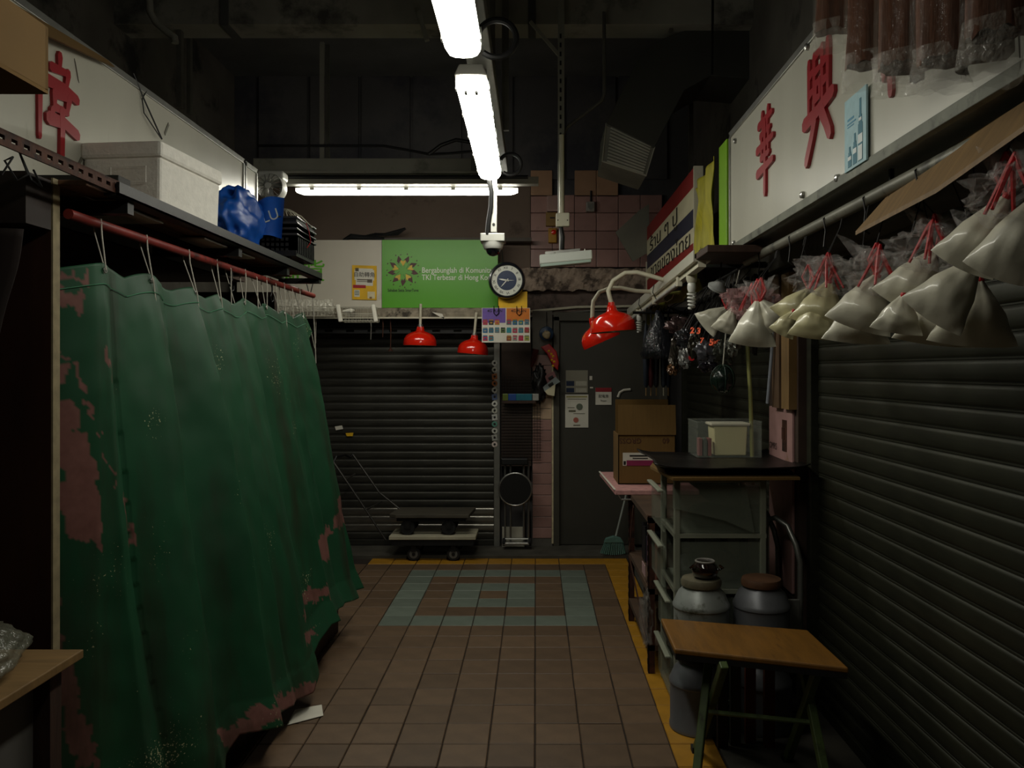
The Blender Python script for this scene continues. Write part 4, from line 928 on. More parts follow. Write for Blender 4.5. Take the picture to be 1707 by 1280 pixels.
t = thing('sign_ledge', (-1.3, 6.98, 2.07), 'stained ledge with a pale rail under the back shop signs', 'ledge')
part('ledge', rough_block(-2.6, -.32, 6.93, 7.2, 2.075, 2.155, 90, 6, .006, 15), mat('stained_ledge', '8c8270', .85, var=.35, scale=12, dirt=('3c352c', .52, 8)), t)
part('rail', MB().box(-2.5, 6.9, 2.062, -.42, 6.93, 2.075), m_ivory, t)
part('slotted_bar', slotted(-2.6, -.38, 7.05, 7.08, 1.94, 1.985, 'x', -2.4, .19, 11, .07, .01), m_dark, t)
part('peeling', MB().prism([at(720, 520, 6.9), at(737, 523, 6.9), at(742, 532, 6.9), at(735, 529, 6.9)], (0, .004, 0)), m_paper, t)
def basket(x0, x1, y, z0, z1, dp, label, fill=True):
    t = thing('wire_basket', ((x0 + x1) / 2, y, z0), label, 'basket')
    wm = mat('white_wire', 'a8a494', .5, .2)
    for x in (x0 + .05, x1 - .05): part('hook', MB().tube([(x, y + dp, z1), (x, 6.94, z1 + .01)], .004, 5), wm, t)
    for z in (z0, (z0 + z1) / 2, z1):
        part('rail', MB().tube([(x0, y - dp, z), (x1, y - dp, z), (x1, y + dp, z), (x0, y + dp, z)], .0035, 6, closed=True), wm, t)
    n = int((x1 - x0) / .028)
    for i in range(n + 1):
        x = x0 + (x1 - x0) * i / n
        part('wire', MB().tube([(x, y - dp, z1), (x, y - dp, z0), (x, y + dp, z0), (x, y + dp, z1)], .002, 4), wm, t)
    return t
b0 = at(400, 528, 6.75); b1 = at(563, 512, 6.75)
basket(b0.x, b1.x, 6.75, b0.z, b1.z, .1, 'long white wire basket full of clear packets under the white sign')
pf = plastic('shiny_packet', 'd8d4c4', .6, .15, .9, 30)
for i in range(7):
    x = b0.x + .06 + i * .115
    p = MB().grid(lambda u, w, x=x, i=i: V((x + .055 * (2 * u - 1), 6.68 + .03 * math.sin(w * 3.14) + .012 * noise.noise(V((u * 6, w * 6, i))), b0.z + .01 + w * .13 + .01 * noise.noise(V((u * 4, i, 0))))), 14, 14)
    p.grid(lambda u, w, x=x, i=i: V((x + .055 * (2 * u - 1), 6.68 - .03 * math.sin(w * 3.14) + .012 * noise.noise(V((u * 6, w * 6, i + 9))), b0.z + .01 + w * .13 + .01 * noise.noise(V((u * 4, i, 0))))), 14, 14)
    solo('clear_packet', p, pf, 'shiny clear packet in the long white wire basket under the white sign', 'packet', 'packets in the wire basket', smooth=2)
b2, b3 = at(570, 536, 6.7), at(628, 513, 6.7)
t = basket(b2.x, b3.x, 6.7, b2.z, b3.z, .1, 'short white wire basket hooked up beside the long one')
for x in (b2.x, b3.x): part('wrapped_tape', MB().bar((x - .01, 6.6, b3.z + .02), (x + .015, 6.6, b2.z - .01), .035, .03), m_paper, t, bevel=.01)
part('paper_roll', MB().tube([at(571, 519, 6.62), at(585, 518, 6.6), at(590, 517, 6.62)], [.01, .02, .008], 8), m_paper, t)
for px, y0, y1, m_, lb in ((525, 524, 572, m_string, 'pale string dangling below the long wire basket'), (617, 536, 566, m_alu, 'bent wire hook hanging below the short wire basket'), (637, 537, 562, m_rust, 'thin rusty rod hanging in front of the back shutter'), (650, 537, 580, m_rust, 'longer rusty rod with a bell end in front of the back shutter')):
    p0, p1 = at(px, y0 - 16, 6.95), at(px + 1, y1, 6.95); q = (p0 + p1) / 2 + V((.006, 0, 0))
    mb = MB().tube([p0, q, p1], .005, 6)
    if 'bell' in lb: mb.lathe([(.006, 0), (.02, -.02), (.022, -.03)], p1, 10)
    solo('hanging_rod', mb, m_, lb, 'rod')
t = thing('rod_bundle', at(640, 399, 7.12), 'bundle of dark rods lying on top of the back signs', 'rods')
mb = MB()
for i in range(7): part('rod', MB().tube([at(600 + i * 4, 396 - i, 7.06 + i * .006), at(640 + i * 2, 391, 7.06 + i * .006), at(676 - i * 2, 381 + i * 1.5, 7.06 + i * .006)], .012, 6), m_dark, t)
part('bundle', MB().tube([at(572, 400, 7.06), at(585, 394, 7.06), at(640, 398, 7.06)], [.01, .025, .012], 8), m_dark, t)
solo('metal_rail', MB().box(at(640, 0, 7.1).x, 7.1, at(0, 402, 7.1).z, at(886, 0, 7.1).x, 7.2, at(0, 396, 7.1).z), mat('dim_rail', '4a4238', .6), 'narrow dark rail along the top of the green banner', 'rail')

# wire mesh with goods between shutter and pillar
t = thing('mesh_panel', (-.2, 7.17, .78), 'black wire mesh panel between the back shutter and the pink pillar', 'mesh panel')
x0, x1, z0, z1 = -.32, .04, .82, 1.56
for i in range(15):
    x = x0 + (x1 - x0) * i / 14; part('wire', MB().box(x - .0018, 7.168, z0, x + .0018, 7.172, z1), mat('mesh_wire', '3c3834', .4, .6), t)
for i in range(29):
    z = z0 + (z1 - z0) * i / 28; part('wire', MB().box(x0, 7.164, z - .0018, x1, 7.168, z + .0018), MATS['mesh_wire'], t)
solo('niche_shade_board', MB().box(-.31, 7.2, .75, -.04, 7.3, 2.0), mat('niche_shade_brown', '3c2e26', .7, var=.3), 'dark brown board standing in for niche shade behind the wire mesh panel', 'shade board')  # dark board put in for the shaded gap between shutter and pillar
solo('shelf_strip', MB().box(-.29, 7.1, 1.32, .0, 7.2, 1.345), m_dwood, 'small dark shelf on the wire mesh panel', 'shelf')
for i, (hx, x, w, lb) in enumerate((('5a6a28', -.27, .025, 'olive flat packet standing on the small mesh shelf'), ('22488a', -.21, .035, 'blue flat packet standing on the small mesh shelf'), ('1c6878', -.1, .075, 'teal flat packet standing on the small mesh shelf'), ('9a9a94', -.005, .032, 'grey label card hung at the end of the small mesh shelf'))):
    solo('flat_packet', MB().box(x - w, 7.1, 1.345, x + w, 7.12, 1.405), mat('pk_' + hx, hx, .4, var=.15, scale=20), lb, 'packet', bevel=.003)
t = thing('festive_ornament', at(915, 618, 7.08), 'red festive hanging ornament with gold flecks beside the door', 'ornament')
part('body', MB().prism([at(901, 578, 7.1), at(916, 573, 7.1), at(928, 586, 7.1), at(932, 605, 7.1), at(930, 618, 7.1), at(922, 610, 7.1), at(912, 590, 7.1)], (0, .03, 0)), mat('festive_red', 'a81414', .35, var=.2), t, bevel=.008)
for x, y in ((915, 585), (919, 590), (922, 594), (920, 600), (924, 603), (922, 610)): part('gold_fleck', MB().lathe([(.012, 0), (.001, .008)], at(x, y, 7.1), 6, FY), m_yel, t)
part('tassel', MB().tube([at(893, 582, 7.1), at(889, 600, 7.1), at(886, 612, 7.1)], [.03, .025, .01], 8), mat('dark_festive_red', '4a1010', .5), t)
t = thing('round_ornament', at(911, 570, 7.1), 'round blue and tan ornament hanging above the red festive one', 'ornament')
part('disc', MB().lathe([(.066, 0), (.062, .02), (.03, .035), (.001, .04)], at(911, 556, 7.12), 20, FY), mat('ornament_blue', '1c3048', .4, var=.3, scale=30), t, smooth=1)
part('face', MB().grid(blob(at(911, 558, 7.08).x, 7.08, at(0, 558, 7.08).z, .035, .015, .035, 2, .25), 16, 12), mat('ornament_tan', '9a8a68', .5, var=.3, scale=40), t, smooth=2)
part('string', MB().tube([at(911, 545, 7.12), at(911, 520, 7.2)], .003, 5), m_dark, t)
for i, (pts, hx, lb) in enumerate((([(908, 627), (923, 618), (929, 632), (913, 640)], '8a5a5c', 'dull pink blister card hanging by the door frame'), ([(905, 645), (926, 628), (934, 636), (908, 653)], '8a9494', 'grey blister card hanging by the door frame'), ([(908, 652), (926, 640), (924, 660), (913, 658)], 'c8c0a0', 'cream paper bag hanging below the blister cards'))):
    t = thing('blister_card', at(pts[0][0], pts[0][1], 7.13), lb, 'card')
    part('card', MB().prism([at(x, y, 7.12 - i * .012) for x, y in pts], (0, .008, 0)), mat('bl_' + hx, hx, .4, var=.1), t)
    cx = sum(p[0] for p in pts) / 4; cy = sum(p[1] for p in pts) / 4
    if i < 2: part('item', MB().obox(at(cx, cy, 7.108 - i * .012), (.02, 0, .012), (0, .008, 0), (-.006, 0, .01)), m_dark, t, bevel=.004)
solo('goods_bundle', MB().grid(blob(.035, 7.13, 1.5, .06, .03, .15, 6, .5), 24, 24), mat('dark_goods', '1e1c1c', .4, var=.4, scale=20), 'dark bundle of small hanging goods beside the blister cards', 'goods', smooth=2)

# folded hand truck with a round seat
t = thing('folded_hand_truck', (-.19, 7.1, .03), 'folded steel hand truck with a round black disc, leaning by the pillar', 'hand truck')
hm = mat('truck_tube', '8a8a86', .35, .8, var=.1)
for px in (842, 851, 873, 881):
    part('tube', MB().tube([at(px, 905, 7.1), at(px, 770, 7.1)], .009, 8), hm, t, smooth=1)
dc = at(859, 815, 7.07)
part('disc', MB().lathe([(.138, 0), (.138, .02)], dc, 40, FY), mat('disc_black', '0e0d0c', .5), t)
part('disc_rim', MB().tube([dc + V((math.cos(k * math.pi / 24) * .142, -.012, math.sin(k * math.pi / 24) * .142)) for k in range(48)], .009, 8, closed=True), m_steel, t, smooth=1)
part('plate', MB().obox(at(860, 905, 7.08), (.12, 0, 0), (0, .04, 0), (0, 0, .01)), m_steel, t, bevel=.003)
part('cross_tube', MB().tube([at(840, 898, 7.09), at(882, 898, 7.09)], .008, 8), hm, t, smooth=1)
part('top_bar', MB().obox(at(858, 769, 7.09), (.12, 0, 0), (0, .03, 0), (0, 0, .03)), m_dark, t, bevel=.01)
for px in (840, 883): part('wheel', MB().lathe([(.03, -.012), (.034, -.006), (.034, .006), (.03, .012)], at(px, 907, 7.07) + V((0, 0, .02)), 20, (1, 0, 0)), m_rubber, t, smooth=1)
solo('white_board', MB().box(-.3, 7.15, .03, -.1, 7.165, .21), mat('dirty_white', 'a8a494', .7, var=.2, scale=10), 'dirty white board standing behind the folded hand truck', 'board')

# trolleys
def trolley(loc, z, lw, dm, wheel_r, label, handle):
    x0, y0 = loc; t = thing('platform_trolley', (x0 + lw / 2, y0, z), label, 'trolley')
    return t
Yt = 6.72
zp0, zp1 = .028, .16
t = thing('platform_trolley', (-.93, Yt + .12, .028), 'pale slatted platform trolley standing on its casters by the shutter', 'trolley')
px0, px1 = at(648, 0, Yt).x, at(793, 0, Yt).x
for i in range(4): part('deck_board', MB().box(px0, Yt + .0 + i * .085, .185, px1, Yt + .08 + i * .085, .215), mat('pale_deck', 'b4ae96', .6, var=.15, scale=8, stretch=(1, 6, 1)), t, bevel=.004)
part('frame', MB().box(px0 + .02, Yt + .01, .135, px1 - .02, Yt + .33, .186), m_dark, t)
def wheel(c, r, w, t, m2, rim=True):
    part('wheel', MB().lathe([(r * .6, -w / 2), (r * .92, -w / 2), (r, -w * .3), (r, w * .3), (r * .92, w / 2), (r * .6, w / 2)], c, 28, (0, 1, 0)), m_rubber, t, smooth=1)
    part('hub', MB().lathe([(r * .62, -w * .52), (r * .62, w * .52)], c, 24, (0, 1, 0)), m2, t)
    part('axle_cap', MB().lathe([(r * .26, -w * .62), (r * .26, 0)], c, 14, (0, 1, 0)), m_dark, t)
hub = mat('grey_hub', '6c6c68', .45, .4, var=.15)
for y in (Yt + .05, Yt + .29):
    zz = .0 if y < 6.84 else .028
    for px in (690, 756):
        x = at(px, 0, Yt + .05).x
        wheel(V((x, y, zz + .057)), .057, .034, t, hub); part('fork', MB().box(x - .02, y - .025, zz + .08, x + .02, y + .025, .14), m_dark, t)
t = thing('handled_trolley', (-.9, 6.9, .215), 'dark wooden trolley with a long steel handle, parked on the pale trolley', 'trolley')
ddk = mat('dark_deck', '4a453a', .7, var=.25, scale=6, stretch=(1, 6, 1))
zt_ = .365
poly = [(at(648, 0, 6.75).x, 6.78), (at(660, 0, 6.75).x, 6.74), (at(782, 0, 6.75).x, 6.74), (at(790, 0, 6.9).x, 7.1), (at(660, 0, 6.9).x, 7.1)]
part('deck', MB().prism([V((x, y, zt_)) for x, y in poly], (0, 0, .03)), ddk, t, bevel=.004)
part('frame', MB().box(poly[1][0], 6.78, .33, poly[2][0] - .03, 7.05, .366), m_dark, t)
for px in (680, 748):
    x = at(px, 0, 6.8).x
    for y in (6.79, 7.02):
        wheel(V((x, y, .215 + .062)), .062, .036, t, m_dark); part('fork', MB().box(x - .02, y - .026, .27, x + .02, y + .026, .335), m_dark, t)
hs = mat('handle_steel', '4c4a46', .4, .7, var=.2)
for dx, y in ((0, 6.76), (32, 7.02)):
    part('handle', MB().tube([at(643 + dx * .8, 900 - dx * .6, y) if dx == 0 else V((at(672, 0, y).x, y, .37)), at(600 + dx, 835 - dx * .45, y), at(556 + dx, 770 - dx * .4, y)], .009, 8), hs, t, smooth=1)
part('handle_grip', MB().tube([at(556, 770, 6.76), at(560, 761, 6.78), at(575, 758, 6.95), at(584, 762, 7.0), at(588, 757, 7.02)], .011, 8), m_dark, t, smooth=1)
part('handle_bar', MB().tube([at(576, 800, 6.76), at(592, 790, 7.02)], .008, 8), hs, t, smooth=1); part('handle_bar', MB().tube([at(610, 850, 6.76), at(636, 836, 7.02)], .008, 8), hs, t, smooth=1)
# ------------------------------------------------------------------ right hand: lamp tray with spiral bulbs
t = thing('unlit_batten', (.83, 5.4, 2.1), 'white unlit batten tray sloping along under the striped sign', 'light fitting')
pa, pb2 = V((.83, 6.88, 2.09)), V((.83, 3.98, 2.165))
part('tray', MB().bar(pa, pb2, .085, .014), m_ivory, t); part('side', MB().bar(pa + V((-.04, 0, .022)), pb2 + V((-.04, 0, .022)), .006, .055), m_white, t)
part('spine', MB().bar(pa + V((.0, 0, -.02)), pb2 + V((0, 0, -.02)), .04, .03), m_ivory, t)
part('tube', MB().tube([pa.lerp(pb2, .02) + V((-.02, 0, -.045)), pa.lerp(pb2, .8) + V((-.02, 0, -.045))], .012, 10), m_glass, t, smooth=1)
for k in (.01, .5, .82): part('tube_holder', MB().obox(pa.lerp(pb2, k) + V((-.02, 0, -.035)), (.015, 0, 0), (0, .02, 0), (0, 0, .03)), m_ivory, t, bevel=.003)
for k in (.3, .55): part('tie', MB().tube([pa.lerp(pb2, k) + V((-.046, 0, .05)), pa.lerp(pb2, k) + V((-.055, 0, 0)), pa.lerp(pb2, k) + V((-.03, 0, -.05))], .003, 5), m_dark, t)
part('bracket', MB().box(.83, 4.3, 2.17, 1.24, 4.34, 2.2), m_dark, t); part('bracket', MB().box(.83, 6.5, 2.1, 1.24, 6.54, 2.13), m_dark, t)
solo('goods_rail', MB().tube([(1.1, 4.1, 2.165), (1.1, 6.6, 2.12)], .009, 8), m_dark, 'thin dark rail carrying the small hanging goods', 'rail')
solo('dark_tray', MB().box(.8, 3.72, 2.165, 1.12, 4.15, 2.2), m_dwood, 'flat dark tray on top of the batten end', 'tray', bevel=.004)
def cfl(px, py, Y, label):
    c = at(px, py, Y); t = thing('spiral_bulb', c + V((0, 0, -.1)), label, 'bulb', 'spiral bulbs')
    part('socket', MB().lathe([(.02, .11), (.03, .1), (.03, .07), (.022, .05)], c, 16), m_ivory, t, smooth=1)
    part('ballast', MB().lathe([(.014, .06), (.022, .045), (.024, .02), (.018, .0)], c, 16), m_glass, t, smooth=1)
    pts = [c + V((math.cos(i * .5) * (.021 - .0001 * i), math.sin(i * .5) * (.021 - .0001 * i), -.001 - i * .0015)) for i in range(60)]
    part('spiral_tube', MB().tube(pts, .0062, 6), m_glass, t, smooth=2)
cfl(1153, 487, 4.28, 'spiral bulb in a white socket nearer the green strip end of the batten'); cfl(1066, 535, 6.3, 'spiral bulb under the far end of the unlit batten')
solo('paper_label', MB().prism([at(1096, 492, 5.4), at(1107, 497, 5.4), at(1108, 503, 5.4), at(1094, 506, 5.4)], (0, .01, 0)), m_paper, 'crumpled white paper tucked under the batten tray', 'paper')
t = thing('lamp_rose', at(1195, 482, 4.1), 'small grey lamp rose hanging behind the spiral bulb', 'lamp rose')
part('dish', MB().lathe([(.05, 0), (.052, .012), (.03, .03), (.02, .05)], at(1195, 482, 4.1), 20, (.3, -.5, .8)), m_greyp, t, smooth=1); part('wire', MB().tube([at(1195, 480, 4.1) + V((.01, -.02, .03)), (.95, 4.08, 2.17)], .004, 6), m_dark, t)
solo('white_wire', MB().tube([at(1105, 500, 5.2), at(1112, 503, 5.2), at(1120, 498, 5.2), at(1123, 490, 5.2)], .004, 6), m_string, 'short loop of white wire under the batten', 'wire')
def lcloth(u, w):
    y = 6.6 - 2.1 * u; return V((.9 + .02 * math.sin(u * 20) + .02 * w, y, 2.09 - .1 * w * (1 - .4 * u) + .05 * u - .02 * math.sin(u * 9)))
o = solo('yellow_cloth_strip', MB().grid(lcloth, 60, 8), mat('olive_cloth', '6a6a1c', .7, var=.25, scale=6), 'olive yellow cloth strip drooping behind the batten', 'cloth', smooth=2); o.modifiers.new('thick', 'SOLIDIFY').thickness = .004

# black strip curtain behind the small goods
t = thing('strip_curtain', (1.2, 5.0, 1.75), 'black plastic strips hanging behind the small goods', 'strips')
for i in range(46):
    y = 4.15 + i * .045 + random.uniform(-.01, .01); part('strip', MB().bar((1.2 + random.uniform(-.02, .02), y, 2.14), (1.19 + random.uniform(-.02, .02), y + random.uniform(-.02, .02), 1.74 + random.uniform(-.06, .08)), .004, .02, (1, 0, 0)), mat('black_strip', '24221e', .45, var=.3), t)

# small hanging goods
gd = [('bag_film', 1098, 565, 5.6, .12, .2, '1c1d22', 'dark plastic wrapped bundle hanging over the umbrellas'), ('g', 1131, 542, 5.3, .075, .05, '5a4848', 'silvery packet with a red label at the top of the hanging goods'), ('g', 1141, 565, 5.0, .05, .055, '3c3c40', 'silvery grey packet in the middle of the hanging goods'),
      ('g', 1126, 592, 5.1, .035, .1, '3a342c', 'brown glassy packet beside the umbrellas'), ('g', 1142, 598, 4.9, .036, .05, '8a8a88', 'bright foil packet beside a round red label'), ('g', 1121, 615, 5.1, .03, .03, '6a4a30', 'small tan box hanging above the umbrella handles'),
      ('g', 1178, 588, 4.55, .055, .06, '54545a', 'foil fringed packet under the orange price tags'), ('g', 1207, 585, 4.4, .05, .065, '3a3c34', 'dark shiny packet next to the foil fringed one'), ('g', 1222, 575, 4.3, .03, .05, '707068', 'pale crinkled packet at the end of the hanging goods'), ('g', 1160, 575, 4.75, .04, .07, '302c24', 'olive dark packet behind the orange tags'), ('g', 1180, 610, 4.55, .045, .03, '26222a', 'dark violet packet below the foil fringed one')]
for i, (k, px, py, Y, w, h, hx, lb) in enumerate(gd):
    c = at(px, py, Y); t = thing('hanging_packet', c + V((0, 0, -h)), lb, 'packet', 'small hanging goods')
    if k == 'g':
        part('pouch', MB().grid(blob(c.x, c.y, c.z, w * 1.12, .03, h * 1.12, i * 1.7, .42), 22, 14), mat('pouch_' + hx, hx, .12, .5, var=.5, scale=30, bump=.3, coat=.8), t, smooth=0)
    else:
        part('pouch', MB().lathe([(.02, .2), (.03, .16), (.08, .06), (.11, -.02), (.13, -.1), (.12, -.14)], c, 24), plastic('black_film', '26282e', .75, .15, .9, 30), t, smooth=2)
    part('hanging_cord', MB().tube([c + V((0, 0, h * .9)), V((1.1, c.y, 2.15))], .003, 5), m_dark, t)
om = mat('neon_orange', 'ff5a18', .6, var=.05, scale=30)
TX, TY = V((.8, -.6, 0)), V((.15, .2, .97)).normalized()
t = thing('round_label', at(1153, 600, 4.85), 'round red label hanging beside the bright foil packet', 'label')
part('disc', MB().lathe([(.02, 0), (.02, .002)], at(1153, 596, 4.85), 14, FY), mat('red_label', 'c02428', .5), t); part('thread', MB().tube([at(1153, 592, 4.852), (1.1, 4.852, 2.15)], .0012, 4), m_dark, t)
for i, (px, py, s, sz) in enumerate(((1154, 551, '2', .042), (1165, 552, '3', .042), (1170, 568, '7', .036), (1186, 571, '5', .045), (1190, 573, '8', .04), (1197, 572, '8', .042), (1206, 573, '*', .05))):
    c = at(px, py, 4.5)
    if s == '*': mb = MB().prism([c + V((math.cos(k * math.pi / 8) * (.021 if k % 2 else .016), 0, math.sin(k * math.pi / 8) * (.021 if k % 2 else .016))) for k in range(16)], (0, .002, 0)); lb = 'fluorescent orange star shaped price tag among the hanging goods'
    else: mb = glyph(s, sz * 1.15, c, TX, TY, 0, .045); lb = 'fluorescent orange price numeral ' + ('two in the upper row of tags', 'three beside the numeral two', 'seven below the numeral three', 'five in the lower row of tags', 'eight touching the numeral five', 'eight next to the orange star')[i]
    t = thing('price_tag', c, lb, 'price tag', 'orange price tags'); part('numeral', mb, om, t).modifiers.new('thick', 'SOLIDIFY').thickness = .002
    part('thread', MB().tube([c + V((0, 0, .012)), V((1.1, 4.5, 2.158))], .0012, 4), m_dark, t)
t = thing('net_bag', at(1205, 652, 4.3), 'dark green round net bag hanging under the goods', 'bag')
c = at(1205, 632, 4.3)
part('bag', MB().grid(blob(c.x, c.y, c.z, .062, .062, .072, 8, .1), 28, 20), mat('dark_green_net', '14201a', .2, var=.4, scale=40), t, smooth=2)
for k in range(8): part('mesh_cord', MB().tube([c + V((math.cos(k * .785) * .066 * math.sin(f), math.sin(k * .785) * .066 * math.sin(f), .078 * math.cos(f))) for f in [j * math.pi / 10 for j in range(11)]], .0022, 4), mat('net_cord', '1c3428', .5), t)
part('string', MB().tube([c + V((0, 0, .07)), c + V((.02, 0, .3)), V((1.1, c.y, 2.16))], .003, 5), m_string, t)

# umbrellas
for i, (px, hx, l, lb) in enumerate(((1077, '16202e', .62, 'folded navy umbrella at the end of the hanging row'), (1085, '4a1418', .62, 'folded maroon umbrella in the hanging row'), (1094, '12121a', .6, 'folded black umbrella next to the maroon one'), (1106, '2a323c', .62, 'folded slate umbrella with a pale tip'), (1114, '141c2c', .6, 'folded dark blue umbrella beside the slate one'))):
    c = at(px, 655, 5.75); t = thing('folded_umbrella', c, lb, 'umbrella', 'folded umbrellas')
    part('canopy', MB().lathe([(.008, .04), (.018, .06), (.024, .25), (.02, .4), (.008, .5)], c, 12), mat('umb_' + hx, hx, .6, var=.2), t, smooth=1)
    part('tip', MB().tube([c + V((0, 0, -.02)), c + V((0, 0, .06))], .005, 6), m_ivory if 'pale' in lb else m_wood, t)
    part('handle', MB().tube([c + V((0, 0, .48)), c + V((0, 0, l - .02)), c + V((.02, 0, l + .02)), c + V((.04, 0, l - .01))], .006, 6), m_dark, t)
solo('umbrella_rail', MB().tube([(.7, 5.75, 2.03), (1.3, 5.75, 2.03)], .01, 8), m_dark, 'dark rail from which the folded umbrellas hang', 'rail')
solo('umbrella_rail', MB().bar((.83, 5.75, 2.02), (.83, 5.75, 2.11), .012), m_dark, 'short dark drop rod between batten and umbrella rail', 'rod')

# ------------------------------------------------------------------ pole of white filled bags
t = thing('bag_pole', (1.1, 2.8, 2.18), 'grey pole under the long white sign with wire hooks', 'pole')
part('pole', MB().tube([(1.07, 4.05, 2.165), (1.07, .6, 2.165)], .021, 12), mat('grey_pole', '77766a', .5, .3, var=.2, dirt=('3c3b34', .55, 9)), t, smooth=1)
for y in (3.75, 3.3, 2.9, 2.55, 2.2, 1.85, 1.5): part('wire_hook', MB().tube([(1.075, y, 2.19), (1.046, y, 2.165), (1.05, y - .01, 2.12), (1.04, y - .02, 2.06), (1.055, y - .03, 2.045)], .003, 5), m_net, t)
for y in (4.0, 2.4, .9): part('bracket', MB().bar((1.07, y, 2.17), (1.07, y, 2.22), .012), m_dark, t)
wbm = mat('white_grain', 'd8d4c0', .42, var=.07, scale=10, coat=.5, bump=.12)
ybm = mat('cream_grain', 'd2cba0', .42, var=.07, scale=10, coat=.5, bump=.12)
rstr = mat('red_raffia', 'c01820', .5, var=.15)
ruf = plastic('bag_ruffle', 'f0ece8', .13, .06, .8, 45)
pinkf = plastic('pink_ruffle', 'e8b8b8', .2, .07, .8, 45)
def bag(px, py, X, w, h, roll, m, label, yaw=.0, ruff=1):
    c = atx(px, py, X); t = thing('filled_bag', c + V((0, 0, -h / 2)), label, 'bag', 'clear bags of white grain')
    fwd = V((c.x * -.75, -c.y * .75, 0)).normalized(); rt = V((-fwd.y, fwd.x, 0)); rt = Matrix.Rotation(yaw, 3, 'Z') @ rt; fwd = Matrix.Rotation(yaw, 3, 'Z') @ fwd
    if rt.x < 0: rt = -rt
    R = Matrix.Rotation(roll, 3, fwd); sx, up = R @ rt, R @ V((0, 0, 1)); sd_ = px * .37 + py
    def fn(u, v):
        a = u * 2 * math.pi
        hw = .52 * (1 - .1 * math.sin(min(1, v / .5) * math.pi)) * (1 - max(0, (v - .12) / .88) ** 1.15 * .88)
        th = .25 * math.sin(min(1, v / .4 + .01) * math.pi / 2) * (1 - max(0, (v - .4) / .6) ** 1.2 * .8)
        ca, sa = math.cos(a), math.sin(a)
        x = hw * w * ca; y = th * w * math.copysign(abs(sa) ** 1.35, sa) * (1 + .1 * math.sin(ca * 9 + sd_) * v)
        k = noise.noise(V((x * 14 + sd_, y * 14, v * 4))) * .008 + noise.noise(V((x * 45, sd_, v * 5))) * .005
        droop = -.06 * h * (1 - abs(ca) ** 2) * (1 - v) ** 2
        return c + sx * x + fwd * (y + k) + up * ((v - .5) * h + droop)
    part('contents', MB().grid(fn, 36, 22), m, t, smooth=2)
    nk = c + up * h * .5
    part('tie', MB().lathe([(w * .06, -.006), (w * .07, 0), (w * .06, .006)], nk, 10, up), rstr, t)
    if ruff:
        def rf(u, v):
            a = u * 2 * math.pi; r = w * (.06 + .34 * v ** .8) * (1 + .5 * noise.noise(V((math.cos(a) * 2.5, math.sin(a) * 2.5, sd_))) + .35 * math.sin(a * 7 + sd_) * v)
            return nk + sx * math.cos(a) * r + fwd * math.sin(a) * r * .7 + V((0, 0, v * .075 + .03 * v * noise.noise(V((a, sd_, v)))))
        part('ruffle', MB().grid(rf, 44, 8), ruf, t, smooth=0)
        part('string', MB().tube([nk, nk + V((.01, 0, .05)), nk + V((.004, .01, .1))], .004, 5), rstr, t)
        part('string', MB().tube([nk, nk + V((-.02, .01, .05)), nk + V((.004, .01, .1))], .005, 5), rstr, t)
        part('string', MB().tube([nk + V((0, 0, .0)), nk + V((.02, -.01, .04)), nk + V((.004, .01, .1))], .006, 5), rstr, t)
    tp = nk + V((.004, .01, .1))
    part('hanging_wire', MB().tube([tp, V((1.06, tp.y, min(2.14, max(tp.z + .03, 2.11)))), V((1.07, tp.y, 2.155))], .002, 4), m_net, t)
    return t
B = [  # px, py, X, w, h, roll, material
 (1192, 528, .98, .16, .15, .9, wbm, 'lumpy white bag at the far end of the row, corner pointing at the batten', 1), (1258, 538, .97, .2, .19, .12, wbm, 'big white bag in the bunch tied with bright pink string', 1), (1214, 533, .95, .13, .12, .35, wbm, 'small white bag low in the bunch tied with bright pink string', 0), (1284, 522, 1.03, .15, .14, -.6, wbm, 'white bag at the back of the bunch tied with bright pink string', 1),
 (1330, 507, 1.04, .16, .14, .6, ybm, 'cream bag high in the bunch beside the wooden post', 1), (1372, 505, 1.0, .19, .15, .25, ybm, 'wide cream bag under the clear ruffles beside the wooden post', 1), (1312, 537, .99, .1, .1, .5, ybm, 'small cream bag low beside the wooden post', 0), (1358, 533, .97, .16, .12, .15, ybm, 'cream bag hanging lowest beside the wooden post', 0),
 (1445, 502, 1.0, .19, .16, .35, wbm, 'glossy white bag at the front of the middle bunch', 1), (1430, 535, 1.03, .2, .13, .1, wbm, 'broad white bag low in the middle bunch', 0), (1530, 462, 1.07, .17, .17, .55, wbm, 'white bag high in the middle bunch, below the red strings', 1), (1500, 522, .99, .13, .1, .2, wbm, 'small white bag low in the middle bunch', 0),
 (1590, 480, 1.02, .16, .17, .65, wbm, 'white bag with a sharp corner right of the middle bunch', 1), (1640, 385, 1.0, .14, .17, .55, wbm, 'white bag hung highest, next to the plywood board', 1), (1700, 390, 1.0, .14, .18, .45, wbm, 'white bag hung highest, towards the open end of the pole', 1), (1625, 520, 1.12, .2, .16, .1, wbm, 'white bag hanging low against the dark shutter', 1), (1560, 535, 1.1, .2, .12, .15, wbm, 'flat white bag low between the middle bunch and the shutter', 0)]
for px, py, X, w, h, roll, m, lb, rf in B: bag(px, py, X, w, h, -roll, m, lb, ruff=rf)
